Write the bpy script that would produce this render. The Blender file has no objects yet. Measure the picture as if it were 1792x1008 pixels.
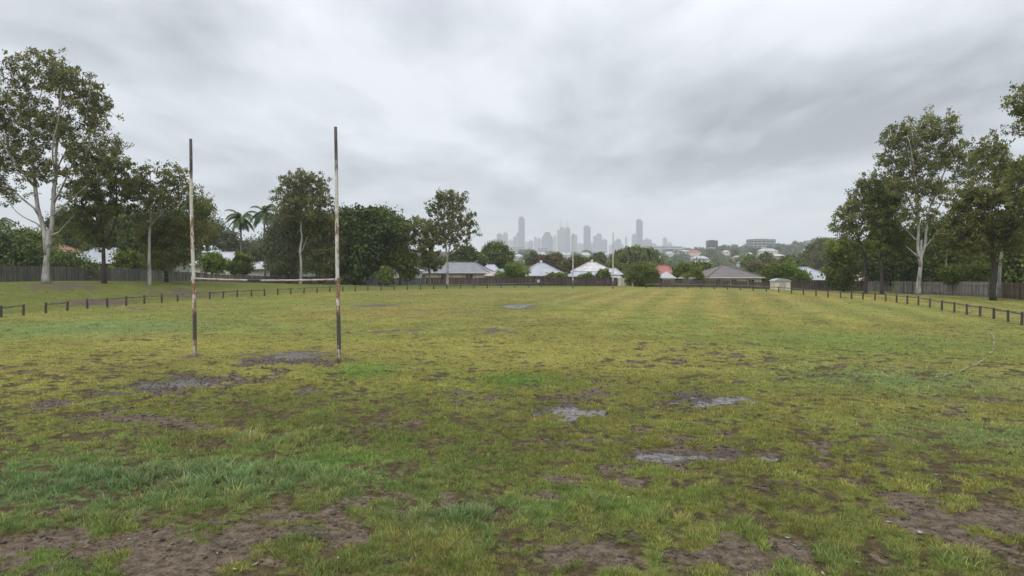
import bpy, math, random
import numpy as np
R = math.radians
C = bpy.context.scene.collection
SC = bpy.context.scene
random.seed(7)
rng = np.random.default_rng(11)

# ------------------------------------------------------------------ camera
F = 1194.7            # focal length in photo pixels (24 mm lens, photo 1792 wide)
CAMZ = 3.33
PITCH = math.atan(39 / F)
cd = bpy.data.cameras.new('camera'); cam = bpy.data.objects.new('camera', cd); C.objects.link(cam)
cd.sensor_width = 36; cd.lens = 24; cd.clip_start = .1; cd.clip_end = 30000
cam.location = (0, 0, CAMZ); cam.rotation_euler = (R(90) - PITCH, 0, 0)
SC.camera = cam
SC.view_settings.view_transform = 'Standard'; SC.view_settings.look = 'None'
SC.view_settings.exposure = .85; SC.view_settings.gamma = 1
SC.cycles.volume_bounces = 1
SC.cycles.max_bounces = 6; SC.cycles.diffuse_bounces = 3; SC.cycles.transparent_max_bounces = 8
SC.cycles.volume_step_rate = 10

# ------------------------------------------------------------------ sky
SUN_EL, SUN_AZ = R(52), R(200)
def build_world():
    w = bpy.data.worlds.new('World'); SC.world = w; w.use_nodes = True
    nt = w.node_tree; N = nt.nodes; L = nt.links; N.clear()
    def n(t, **k):
        x = N.new(t)
        for a, b in k.items(): setattr(x, a, b)
        return x
    def math_(op, a, b=None, clamp=False):
        m = n('ShaderNodeMath', operation=op); m.use_clamp = clamp
        for i, v in enumerate((a, b)):
            if v is None: continue
            if isinstance(v, (int, float)): m.inputs[i].default_value = v
            else: L.new(v, m.inputs[i])
        return m.outputs[0]
    out = n('ShaderNodeOutputWorld'); bg = n('ShaderNodeBackground')
    tc = n('ShaderNodeTexCoord'); sep = n('ShaderNodeSeparateXYZ'); L.new(tc.outputs['Generated'], sep.inputs[0])
    X, Y, Z = sep.outputs
    zz = math_('ADD', math_('MAXIMUM', Z, 0.0), 0.10)
    cx = math_('DIVIDE', X, zz); cy = math_('DIVIDE', Y, zz)
    cb = n('ShaderNodeCombineXYZ'); L.new(cx, cb.inputs[0]); L.new(math_('MULTIPLY', cy, .5), cb.inputs[1]); cb.inputs[2].default_value = 3.7
    wn = n('ShaderNodeTexNoise'); L.new(cb.outputs[0], wn.inputs['Vector']); wn.inputs['Scale'].default_value = 1.3; wn.inputs['Detail'].default_value = 3
    w1 = n('ShaderNodeVectorMath', operation='SUBTRACT'); L.new(wn.outputs['Color'], w1.inputs[0]); w1.inputs[1].default_value = (.5, .5, .5)
    w2 = n('ShaderNodeVectorMath', operation='SCALE'); L.new(w1.outputs[0], w2.inputs[0]); w2.inputs['Scale'].default_value = .45
    w3 = n('ShaderNodeVectorMath', operation='ADD'); L.new(w2.outputs[0], w3.inputs[0]); L.new(cb.outputs[0], w3.inputs[1]); cb = w3
    n1 = n('ShaderNodeTexNoise'); L.new(cb.outputs[0], n1.inputs['Vector'])
    n1.inputs['Scale'].default_value = .85; n1.inputs['Detail'].default_value = 8; n1.inputs['Roughness'].default_value = .5; n1.inputs['Distortion'].default_value = .25
    n2 = n('ShaderNodeTexNoise'); L.new(cb.outputs[0], n2.inputs['Vector'])
    n2.inputs['Scale'].default_value = 2.6; n2.inputs['Detail'].default_value = 6; n2.inputs['Roughness'].default_value = .54
    mix = math_('ADD', math_('MULTIPLY', n1.outputs[0], .62), math_('MULTIPLY', n2.outputs[0], .38))
    # a brighter break in the cloud deck (upper middle) and heavier banks (right, upper left)
    def blob(az, el, wa, we, amp):
        # direction based gaussian
        a = math_('ARCTAN2', X, Y)
        e = math_('ARCSINE', Z)
        da = math_('DIVIDE', math_('SUBTRACT', a, R(az)), R(wa)); de = math_('DIVIDE', math_('SUBTRACT', e, R(el)), R(we))
        s = math_('ADD', math_('MULTIPLY', da, da), math_('MULTIPLY', de, de))
        g = math_('POWER', 2.718, math_('MULTIPLY', s, -1.0))
        return math_('MULTIPLY', g, amp)
    for b in BLOBS: mix = math_('ADD', mix, blob(*b))
    cr = n('ShaderNodeValToRGB'); L.new(mix, cr.inputs[0])
    e = cr.color_ramp.elements
    e[0].position = .37; e[0].color = (*SKY_DARK, 1)
    e[1].position = .63; e[1].color = (*SKY_LIGHT, 1)
    m = cr.color_ramp.elements.new(.5); m.color = (*SKY_MID, 1)
    # haze towards the horizon
    hz = n('ShaderNodeMapRange'); L.new(Z, hz.inputs[0]); hz.inputs[1].default_value = 0.0; hz.inputs[2].default_value = .15; hz.inputs[3].default_value = .8; hz.inputs[4].default_value = 0
    mh = n('ShaderNodeMixRGB'); L.new(hz.outputs[0], mh.inputs[0]); L.new(cr.outputs[0], mh.inputs[1]); mh.inputs[2].default_value = (*SKY_HORIZON, 1)
    # overcast skies grow brighter towards the zenith
    zen = n('ShaderNodeMapRange'); L.new(Z, zen.inputs[0]); zen.inputs[1].default_value = .30; zen.inputs[2].default_value = .9; zen.inputs[3].default_value = 1.0; zen.inputs[4].default_value = ZENITH
    mz = n('ShaderNodeVectorMath', operation='SCALE'); L.new(mh.outputs[0], mz.inputs[0]); L.new(zen.outputs[0], mz.inputs['Scale'])
    sky = n('ShaderNodeTexSky'); sky.sky_type = 'NISHITA'; sky.sun_disc = False; sky.sun_elevation = SUN_EL; sky.sun_rotation = SUN_AZ
    ss = n('ShaderNodeVectorMath', operation='SCALE'); L.new(sky.outputs[0], ss.inputs[0]); ss.inputs['Scale'].default_value = 1.0
    # cloud values are given as displayed radiance, background strength 0.1 => divide
    cs = n('ShaderNodeVectorMath', operation='SCALE'); L.new(mz.outputs[0], cs.inputs[0]); cs.inputs['Scale'].default_value = 10.0
    mm = n('ShaderNodeMixRGB'); mm.inputs[0].default_value = .96; L.new(ss.outputs[0], mm.inputs[1]); L.new(cs.outputs[0], mm.inputs[2])
    L.new(mm.outputs[0], bg.inputs[0]); bg.inputs[1].default_value = .1
    L.new(bg.outputs[0], out.inputs[0])
SKY_DARK = (.215, .230, .256); SKY_MID = (.375, .395, .428); SKY_LIGHT = (.52, .54, .575); SKY_HORIZON = (.47, .50, .54); ZENITH = 2.3
BLOBS = [(-2, 15, 6, 4, .06), (20, 11, 15, 4, -.07), (-32, 19, 14, 4, -.05), (-12, 10, 16, 4, .03), (9, 20, 9, 3, .05), (-16, 13, 9, 3, .04)]
build_world()
sd = bpy.data.lights.new('sun', 'SUN'); sd.energy = .9; sd.angle = R(25); sd.color = (1, .97, .92)
so = bpy.data.objects.new('sun', sd); C.objects.link(so); so.rotation_euler = (R(90) - SUN_EL, 0, R(180) - SUN_AZ)

# ------------------------------------------------------------------ helpers
def at(px, py, Y):
    a = (px - 896) / F; b = (504 - py) / F
    dy = math.cos(PITCH) + b * math.sin(PITCH); dz = -math.sin(PITCH) + b * math.cos(PITCH)
    t = Y / dy
    return np.array([a * t, Y, CAMZ + dz * t])
def G(px, py, z=0.0):
    a = (px - 896) / F; b = (504 - py) / F
    dy = math.cos(PITCH) + b * math.sin(PITCH); dz = -math.sin(PITCH) + b * math.cos(PITCH)
    t = (z - CAMZ) / dz
    return np.array([a * t, dy * t, z])
def link(o, parent=None):
    C.objects.link(o)
    if parent is not None: o.parent = parent
    return o
def tag(o, label, cat, group=None, kind=None):
    if label: o['label'] = label
    if cat: o['category'] = cat
    if group: o['group'] = group
    if kind: o['kind'] = kind
    return o
def empty(name, loc, label, cat, group=None, rz=0):
    o = bpy.data.objects.new(name, None); o.empty_display_size = .3; link(o); o.location = tuple(float(v) for v in loc); o.rotation_euler = (0, 0, rz)
    return tag(o, label, cat, group)
def mesh_np(name, V, quads=None, tris=None, mat=None, col=None, fl=None, smooth=False, parent=None):
    me = bpy.data.meshes.new(name)
    V = np.asarray(V, np.float32).reshape(-1, 3)
    me.vertices.add(len(V)); me.vertices.foreach_set('co', V.ravel())
    parts = []; starts = []; s = 0
    if quads is not None and len(quads):
        q = np.asarray(quads, np.int32).reshape(-1, 4); parts.append(q.ravel()); starts.append(np.arange(len(q)) * 4); s = len(q) * 4
    if tris is not None and len(tris):
        t = np.asarray(tris, np.int32).reshape(-1, 3); parts.append(t.ravel()); starts.append(s + np.arange(len(t)) * 3)
    loops = np.concatenate(parts); st = np.concatenate(starts).astype(np.int32)
    me.loops.add(len(loops)); me.loops.foreach_set('vertex_index', loops.astype(np.int32))
    me.polygons.add(len(st)); me.polygons.foreach_set('loop_start', st)
    me.update(calc_edges=True)
    if col is not None:
        a = me.attributes.new('col', 'FLOAT_COLOR', 'POINT'); c4 = np.ones((len(V), 4), np.float32); c4[:, :3] = col; a.data.foreach_set('color', c4.ravel())
    for k, v in (fl or {}).items():
        a = me.attributes.new(k, 'FLOAT', 'POINT'); a.data.foreach_set('value', np.asarray(v, np.float32))
    if smooth: me.polygons.foreach_set('use_smooth', np.ones(len(st), bool))
    if mat: me.materials.append(mat)
    o = bpy.data.objects.new(name, me); link(o, parent)
    return o
class MB:
    """collects boxes, prisms and tubes into one mesh"""
    def __init__(s): s.V = []; s.F = []; s.T = []
    def add(s, V, Fs, tone=None):
        b = len(s.V); s.V += [tuple(map(float, v)) for v in V]; s.F += [tuple(b + i for i in f) for f in Fs]
        s.T += [(random.random() if tone is None else tone)] * len(V)
    def box(s, x0, x1, y0, y1, z0, z1, tone=None, M=None):
        V = [(x, y, z) for z in (z0, z1) for x, y in ((x0, y0), (x1, y0), (x1, y1), (x0, y1))]
        if M is not None: V = [M(v) for v in V]
        s.add(V, [(3, 2, 1, 0), (4, 5, 6, 7), (0, 1, 5, 4), (1, 2, 6, 5), (2, 3, 7, 6), (3, 0, 4, 7)], tone)
    def bar(s, p, q, w, h, tone=None):
        p = np.array(p, float); q = np.array(q, float); d = q - p; L = np.linalg.norm(d); d = d / L
        up = np.array([0, 0, 1.]) if abs(d[2]) < .9 else np.array([1., 0, 0])
        sx = np.cross(d, up); sx /= np.linalg.norm(sx); sz = np.cross(sx, d)
        V = [c + sx * a * w / 2 + sz * b * h / 2 for c in (p, q) for a, b in ((-1, -1), (1, -1), (1, 1), (-1, 1))]
        s.add(V, [(3, 2, 1, 0), (4, 5, 6, 7), (0, 1, 5, 4), (1, 2, 6, 5), (2, 3, 7, 6), (3, 0, 4, 7)], tone)
    def tube(s, pts, rad, n=8, tone=None, cap=True):
        pts = [np.array(p, float) for p in pts]
        if not hasattr(rad, '__len__'): rad = [rad] * len(pts)
        V = []; Fs = []
        for i, p in enumerate(pts):
            d = pts[min(i + 1, len(pts) - 1)] - pts[max(i - 1, 0)]; L = np.linalg.norm(d); d = d / (L or 1)
            ref = np.array([1., 0, 0]) if abs(d[0]) < .8 else np.array([0, 1., 0])
            a = np.cross(d, ref); a /= np.linalg.norm(a); b = np.cross(d, a)
            for k in range(n):
                t = 2 * math.pi * k / n; V.append(p + (a * math.cos(t) + b * math.sin(t)) * rad[i])
        for i in range(len(pts) - 1):
            for k in range(n):
                k2 = (k + 1) % n; Fs.append((i * n + k, i * n + k2, (i + 1) * n + k2, (i + 1) * n + k))
        if cap:
            Fs.append(tuple(range(n))); Fs.append(tuple(range((len(pts) - 1) * n, len(pts) * n))[::-1])
        s.add(V, Fs, tone)
    def build(s, name, mat, parent=None, smooth=False, bevel=0):
        me = bpy.data.meshes.new(name); me.from_pydata(s.V, [], s.F); me.update()
        a = me.attributes.new('tone', 'FLOAT', 'POINT'); a.data.foreach_set('value', np.array(s.T, np.float32))
        import bmesh
        bm = bmesh.new(); bm.from_mesh(me); bmesh.ops.recalc_face_normals(bm, faces=bm.faces); bm.to_mesh(me); bm.free()
        if smooth: me.polygons.foreach_set('use_smooth', np.ones(len(me.polygons), bool))
        me.materials.append(mat)
        o = bpy.data.objects.new(name, me); link(o, parent)
        if bevel:
            m = o.modifiers.new('bevel', 'BEVEL'); m.width = bevel; m.segments = 2; m.limit_method = 'ANGLE'
        return o
def copy_tree(o, parent=None):
    c = o.copy(); C.objects.link(c); c.parent = parent
    for ch in o.children: copy_tree(ch, c)
    return c

# numpy value noise
def _hash(ix, iy, seed):
    h = (ix.astype(np.int64) * 374761393 + iy.astype(np.int64) * 668265263 + seed * 1274126177) & 0xFFFFFFFF
    h = ((h ^ (h >> 13)) * 1274126177) & 0xFFFFFFFF
    h = (h ^ (h >> 16)) & 0xFFFFFFFF
    return h / 4294967295.0
def vnoise(x, y, seed=0):
    x = np.asarray(x, float); y = np.asarray(y, float)
    xi = np.floor(x); yi = np.floor(y); fx = x - xi; fy = y - yi
    fx = fx * fx * (3 - 2 * fx); fy = fy * fy * (3 - 2 * fy)
    a = _hash(xi, yi, seed); b = _hash(xi + 1, yi, seed); c = _hash(xi, yi + 1, seed); d = _hash(xi + 1, yi + 1, seed)
    return (a * (1 - fx) + b * fx) * (1 - fy) + (c * (1 - fx) + d * fx) * fy
def fbm(x, y, scale, octv=4, seed=0, gain=.5):
    s = 0; amp = 1; tot = 0; f = 1.0 / scale
    for i in range(octv):
        ca, sa = math.cos(i * 1.1 + .4), math.sin(i * 1.1 + .4)
        s = s + amp * vnoise((x * ca - y * sa) * f + 17.3 * i, (x * sa + y * ca) * f - 9.1 * i, seed + i); tot += amp; amp *= gain; f *= 2.03
    return s / tot
def sstep(a, b, x):
    t = np.clip((x - a) / (b - a), 0, 1); return t * t * (3 - 2 * t)

# ------------------------------------------------------------------ materials
def new_mat(name):
    m = bpy.data.materials.new(name); m.use_nodes = True
    nt = m.node_tree; return m, nt, nt.nodes['Principled BSDF']
def sset(b, **k):
    names = {'rough': 'Roughness', 'metal': 'Metallic', 'spec': 'Specular IOR Level', 'ior': 'IOR'}
    for a, v in k.items(): b.inputs[names[a]].default_value = v
def noise(nt, scale, detail=4, rough=.55, vec=None, coord='Object', stretch=None):
    n = nt.nodes.new('ShaderNodeTexNoise'); n.inputs['Scale'].default_value = scale; n.inputs['Detail'].default_value = detail; n.inputs['Roughness'].default_value = rough
    if vec is None:
        tc = nt.nodes.new('ShaderNodeTexCoord'); vec = tc.outputs[coord]
    if stretch:
        mp = nt.nodes.new('ShaderNodeMapping'); mp.inputs['Scale'].default_value = stretch; nt.links.new(vec, mp.inputs[0]); vec = mp.outputs[0]
    nt.links.new(vec, n.inputs['Vector']); return n.outputs[0]
def ramp(nt, fac, stops):
    r = nt.nodes.new('ShaderNodeValToRGB'); e = r.color_ramp.elements
    while len(e) < len(stops): e.new(.5)
    for i, (p, c) in enumerate(stops): e[i].position = p; e[i].color = (*c, 1) if len(c) == 3 else c
    nt.links.new(fac, r.inputs[0]); return r.outputs[0]
def mixc(nt, fac, a, b, mode='MIX'):
    m = nt.nodes.new('ShaderNodeMixRGB'); m.blend_type = mode
    for i, v in enumerate((fac, a, b)):
        if isinstance(v, (int, float)): m.inputs[i].default_value = v
        elif isinstance(v, tuple): m.inputs[i].default_value = (*v, 1)
        else: nt.links.new(v, m.inputs[i])
    return m.outputs[0]
def mth(nt, op, a, b=None):
    m = nt.nodes.new('ShaderNodeMath'); m.operation = op
    for i, v in enumerate((a, b)):
        if v is None: continue
        if isinstance(v, (int, float)): m.inputs[i].default_value = v
        else: nt.links.new(v, m.inputs[i])
    return m.outputs[0]
def attr(nt, name):
    a = nt.nodes.new('ShaderNodeAttribute'); a.attribute_name = name; return a
def bump(nt, b, h, strength=.4, dist=.02):
    bp = nt.nodes.new('ShaderNodeBump'); bp.inputs['Strength'].default_value = strength; bp.inputs['Distance'].default_value = dist
    nt.links.new(h, bp.inputs['Height']); nt.links.new(bp.outputs[0], b.inputs['Normal'])
def mottled(name, c1, c2, scale=6, rough=.8, coord='Object', stretch=None, bmp=0, tone=0):
    m, nt, b = new_mat(name); n = noise(nt, scale, 5, .6, coord=coord, stretch=stretch)
    c = ramp(nt, n, [(.3, c1), (.7, c2)])
    if tone:
        t = attr(nt, 'tone'); k = mth(nt, 'ADD', mth(nt, 'MULTIPLY', t.outputs['Fac'], tone), 1 - tone / 2)
        vm = nt.nodes.new('ShaderNodeVectorMath'); vm.operation = 'SCALE'; nt.links.new(c, vm.inputs[0]); nt.links.new(k, vm.inputs['Scale']); c = vm.outputs[0]
    nt.links.new(c, b.inputs['Base Color']); sset(b, rough=rough)
    if bmp: bump(nt, b, n, bmp, .02)
    return m
def leaf_mat(name, dark, light, trans=.38):
    m, nt, b = new_mat(name); t = attr(nt, 'tone')
    c = ramp(nt, t.outputs['Fac'], [(0, dark), (1, light)])
    nt.links.new(c, b.inputs['Base Color']); sset(b, rough=.6, spec=.2)
    tr = nt.nodes.new('ShaderNodeBsdfTranslucent'); nt.links.new(c, tr.inputs[0])
    mx = nt.nodes.new('ShaderNodeMixShader'); mx.inputs[0].default_value = trans
    nt.links.new(b.outputs[0], mx.inputs[1]); nt.links.new(tr.outputs[0], mx.inputs[2])
    nt.links.new(mx.outputs[0], nt.nodes['Material Output'].inputs[0]); return m
def roof_mat(name, c1, c2, pitch=.25, rough=.6, tile=False):
    """c1..c2 weathered sheet metal or tiles; ribs from a wave bump"""
    m, nt, b = new_mat(name); n = noise(nt, .9, 6, .65)
    n2 = noise(nt, 9, 3, .6)
    c = ramp(nt, mth(nt, 'ADD', mth(nt, 'MULTIPLY', n, .7), mth(nt, 'MULTIPLY', n2, .3)), [(.35, c1), (.65, c2)])
    nt.links.new(c, b.inputs['Base Color']); sset(b, rough=rough)
    tc = nt.nodes.new('ShaderNodeTexCoord'); w = nt.nodes.new('ShaderNodeTexWave'); w.bands_direction = 'Z' if tile else 'X'
    w.inputs['Scale'].default_value = (1.2 if tile else 1.5); nt.links.new(tc.outputs['Object'], w.inputs[0]); bump(nt, b, w.outputs[0], .5, .05)
    return m
M = {}
M['gum_leaf'] = leaf_mat('gum_leaf', (0.072, 0.098, 0.030), (0.294, 0.299, 0.089))
M['gum_leaf_olive'] = leaf_mat('gum_leaf_olive', (0.073, 0.092, 0.030), (0.277, 0.268, 0.087))
M['gum_leaf_grey'] = leaf_mat('gum_leaf_grey', (0.072, 0.092, 0.051), (0.218, 0.240, 0.127))
M['dense_leaf'] = leaf_mat('dense_leaf', (0.053, 0.073, 0.019), (0.188, 0.240, 0.053), .15)
M['dense_leaf_dark'] = leaf_mat('dense_leaf_dark', (0.036, 0.052, 0.015), (0.121, 0.170, 0.042), .12)
M['bright_leaf'] = leaf_mat('bright_leaf', (0.056, 0.103, 0.016), (0.229, 0.315, 0.047), .3)
M['mid_leaf'] = leaf_mat('mid_leaf', (0.058, 0.088, 0.017), (0.200, 0.235, 0.045), .25)
M['autumn_leaf'] = leaf_mat('autumn_leaf', (.060, .038, .016), (.16, .09, .04), .2)
M['yellow_leaf'] = leaf_mat('yellow_leaf', (.06, .06, .015), (.20, .17, .04), .2)
M['palm_leaf'] = leaf_mat('palm_leaf', (0.037, 0.070, 0.018), (0.110, 0.165, 0.053), .2)
M['bark_pale'] = mottled('bark_pale', (.15, .14, .13), (.40, .385, .36), 3.5, .85, stretch=(1, 1, .35), bmp=.3)
def gum_bark():
    m, nt, b = new_mat('bark_gum'); n = noise(nt, 2.2, 6, .65, stretch=(1, 1, .3)); n2 = noise(nt, 9, 4, .6, stretch=(1.5, 1.5, .12)); f = mth(nt, 'ADD', mth(nt, 'MULTIPLY', n, .6), mth(nt, 'MULTIPLY', n2, .4))
    nt.links.new(ramp(nt, f, [(.36, (.10, .082, .066)), (.46, (.25, .235, .215)), (.56, (.40, .39, .37)), (.68, (.50, .49, .47))]), b.inputs['Base Color']); sset(b, rough=.85); bump(nt, b, n2, .5, .03); return m
M['bark_pale'] = gum_bark()
M['bark_dark'] = mottled('bark_dark', (.022, .019, .016), (.065, .055, .046), 5, .95, stretch=(1, 1, .3), bmp=.5)
M['bark_mid'] = mottled('bark_mid', (.10, .09, .08), (.24, .21, .18), 4, .9, stretch=(1, 1, .3), bmp=.4)

# ------------------------------------------------------------------ terrain
RAIL_L = np.array([G(px, py)[:2] for px, py in ((-160, 572), (2, 556), (80, 548), (153, 541), (221, 535), (283, 530), (367, 524), (463, 518), (531, 514), (621, 510), (713, 507.5), (806, 505.5), (901, 503.5), (960, 502.5))])
def poly_dist(x, y, P):
    """signed distance from polyline P, positive to the left of it"""
    best = np.full(np.shape(x), 1e9); sg = np.ones(np.shape(x))
    for a, b in zip(P[:-1], P[1:]):
        d = b - a; L2 = d @ d
        t = np.clip(((x - a[0]) * d[0] + (y - a[1]) * d[1]) / L2, 0, 1)
        qx = x - a[0] - t * d[0]; qy = y - a[1] - t * d[1]; dd = np.hypot(qx, qy)
        s = np.sign(d[0] * (y - a[1]) - d[1] * (x - a[0])); m = dd < best
        best = np.where(m, dd, best); sg = np.where(m, s, sg)
    return best * sg
PUD = [  # px, py, half width px, half height px, depth
    (905, 535.5, 34, 4, .030), (518, 622, 60, 8, .035), (306, 670, 78, 11, .030), (985, 715, 62, 12, .026), (1242, 699, 56, 9, .032), (1160, 797, 75, 10, .030), (1290, 793, 50, 9, .018)]
PUDW = []
for px, py, hx, hy, dep in PUD:
    c = G(px, py); x1 = G(px + hx, py)[0] - c[0]; y1 = (G(px, py - hy)[1] - G(px, py + hy)[1]) / 2
    PUDW.append((c[0], c[1], x1, y1, dep))
FARY = [0, 100, 110, 125, 160, 220, 320, 450, 600, 800, 1000, 1300, 1600, 2200, 3200, 9000]
FARH = [0, 0, -.15, -.4, -1.9, -4, -6, -5, -1, 6, 13, 20, 17, 4, 0, 0]
def h_base(x, y):
    x = np.asarray(x, float); y = np.asarray(y, float)
    h = np.interp(y, FARY, FARH)
    u = x / np.maximum(y, 60)
    wob = fbm(x, y, 260, 3, 71) - .5
    h = h + wob * 9 * sstep(350, 700, y)
    h = h + (12 * sstep(.16, .34, u) + 5 * sstep(.34, .5, u)) * sstep(420, 1080, y) * (1 - sstep(1500, 2400, y))
    h = h + 9 * sstep(-.02, -.2, u) * sstep(300, 900, y) * (1 - sstep(1500, 2400, y))
    sd = poly_dist(x, y, RAIL_L)
    bank = 1.55 * sstep(1, 19, sd) * (1 - .93 * sstep(78, 118, y)) * (1 - sstep(120, 200, y)) * sstep(-40, 10, y)
    h = h + bank
    h = h - .45 * sstep(70, 95, y) * sstep(30, 48, x) * (1 - sstep(110, 140, y))
    return h
def puddle_mask(x, y):
    m = np.zeros(np.shape(x)); dep = np.zeros(np.shape(x))
    for cx, cy, hx, hy, d in PUDW:
        q = ((x - cx) / (hx * 1.25)) ** 2 + ((y - cy) / (hy * 1.25)) ** 2
        g = np.exp(-q * 1.1); m = np.maximum(m, g); dep = dep + g * d
    return m, dep
def clumpf(x, y):
    r = np.hypot(x, y)
    c = .5 * fbm(x, y, .42, 3, 5) + .5 * fbm(x, y, .17, 2, 6)
    big = fbm(x, y, 4.5, 2, 8) - .5
    c = .5 + (c - .5) * 1.75 * (1 - .6 * sstep(28, 60, r)) + .035 + .24 * big + .07 * sstep(22, 40, r) + .045 * sstep(13, 20, r) - .045 * (1 - sstep(12, 22, r))
    t = np.zeros(np.shape(x))
    for g in GW:
        if g[5] >= .5: t = np.maximum(t, g[5] * np.clip(np.exp(-(((x - g[0]) / g[2]) ** 2 + ((y - g[1]) / g[3]) ** 2) * .9), 0, 1))
    return c + .11 * t
def h_full(x, y):
    x = np.asarray(x, float); y = np.asarray(y, float)
    h = h_base(x, y)
    r = np.hypot(x, y)
    near = 1 - sstep(75, 120, r)
    pm, dep = puddle_mask(x, y)
    hum = (fbm(x, y, .42, 3, 5) - .5) * .10 + (fbm(x, y, .16, 2, 9) - .5) * .03 * (1 - sstep(20, 35, r))
    und = (fbm(x, y, 3.0, 3, 15) - .5) * .10
    flat = 1 - .15 * np.clip(pm * 1.6, 0, 1)
    mm = mud_raw(x, y)
    flat = flat * (1 - .5 * sstep(.5, .8, mm))
    return h + near * (hum * flat + und * flat - dep * 1.35)
# bare / muddy patches: px, py, half width, half height, strength
MUD = [(515, 621, 85, 15, .95), (305, 670, 110, 17, 1.05), (990, 712, 90, 22, .9), (1240, 699, 75, 15, .95), (1215, 796, 140, 16, 1.0),
       (700, 579, 75, 5, .85), (868, 581, 55, 9, 1.05), (340, 965, 150, 62, .98), (255, 940, 120, 40, .6), (1310, 965, 130, 45, .85), (1600, 905, 200, 38, .62), (1130, 910, 60, 14, .5),
       (95, 708, 90, 17, .88), (590, 634, 36, 6, 1.1), (341, 621, 26, 4, 1.0), (905, 536, 45, 7, .7), (1640, 600, 35, 4, .55),
       (1240, 600, 130, 10, .48), (790, 700, 120, 25, .38), (250, 735, 230, 18, .5), (860, 770, 110, 30, .5), (1330, 848, 60, 10, .6),
       (620, 950, 90, 20, .5), (470, 905, 70, 10, .6), (1000, 960, 100, 30, .5), (1500, 835, 300, 40, .42), (660, 535, 60, 4, .75), (1300, 518, 90, 2.5, .55),
       (170, 512, 80, 5, .95), (110, 506, 70, 4, .85), (330, 503, 90, 4, .95), (250, 516, 80, 4, .8), (40, 510, 50, 3, .6), (1640, 528, 60, 3, .5), (1700, 700, 130, 25, .5), (1050, 690, 90, 20, .5)]
MUDW = []
for px, py, hx, hy, s in MUD:
    z0 = 1.0 if (py < 520 and px < 450) else 0.0
    c = G(px, py, z0); x1 = G(px + hx, py, z0)[0] - c[0]; y1 = (G(px, py - hy, z0)[1] - G(px, py + hy, z0)[1]) / 2
    MUDW.append((c[0], c[1], x1 * .92, y1 * .9, s * .80))
def mud_raw(x, y):
    r = np.hypot(x, y)
    m = np.full(np.shape(x), .08)
    for cx, cy, hx, hy, s in MUDW:
        q = ((x - cx) / hx) ** 2 + ((y - cy) / hy) ** 2
        m = np.maximum(m, s * np.exp(-q * .8))
    n = fbm(x, y, 2.6, 3, 31) - .5
    n2 = fbm(x, y, .55, 3, 37) - .5
    near = 1 - sstep(10, 30, r)
    m = m + .9 * (.5 - fbm(x, y, .42, 3, 5)) * (1 - sstep(40, 70, r)) * 1.0
    return m + n * (.60 + .45 * near) + n2 * .8 + .10 * near
YEL = np.array([.262, .232, .064]); GRN = np.array([.148, .194, .050]); BLU = np.array([.158, .215, .084]); DRK = np.array([.125, .118, .034])
BRN = np.array([.22, .155, .070]); VIV = np.array([.125, .200, .042])
GREENS = [(640, 648, 70, 14, 'V', .9), (905, 663, 70, 13, 'V', 1.0), (250, 830, 420, 42, 'B', 1.0), (60, 870, 200, 30, 'B', .7), (560, 805, 150, 14, 'V', .7), (150, 573, 230, 14, 'B', .8),
          (830, 895, 110, 26, 'B', .8), (1480, 600, 260, 26, 'G', .75), (1190, 562, 90, 9, 'V', .45), (1560, 665, 220, 22, 'B', .7), (1720, 760, 160, 30, 'B', .6), (1130, 690, 120, 14, 'D', .5),
          (400, 778, 180, 20, 'Y', .4), (880, 610, 300, 20, 'Y', .7), (1550, 545, 250, 12, 'G', .5), (420, 730, 350, 16, 'D', .4), (480, 700, 200, 20, 'D', .3),
          (300, 600, 200, 15, 'Y', .5), (1060, 640, 160, 14, 'Y', .5), (1450, 720, 200, 22, 'Y', .35), (900, 520, 300, 6, 'R', .35), (700, 545, 150, 8, 'R', .35), (1350, 545, 150, 6, 'R', .3),
          (1050, 870, 200, 30, 'G', .5), (1250, 985, 400, 30, 'G', .35), (1700, 545, 60, 8, 'R', .4), (100, 985, 150, 30, 'G', .5)]
GW = []
for px, py, hx, hy, k, s in GREENS:
    c = G(px, py); x1 = G(px + hx, py)[0] - c[0]; y1 = (G(px, py - hy)[1] - G(px, py + hy)[1]) / 2
    GW.append((c[0], c[1], x1, y1, {'V': VIV, 'B': BLU, 'G': GRN, 'D': DRK, 'Y': YEL * 1.05, 'R': BRN * 1.1}[k], s))
def patch_w(x, y, c, pad=1.0):
    cx, cy, hx, hy = c[:4]
    n = (fbm(x, y, 1.7, 3, 91) - .5) * .9
    return np.exp(-(((x - cx) / (hx * pad)) ** 2 + ((y - cy) / (hy * pad)) ** 2) * .9 * (1 + n))
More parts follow.
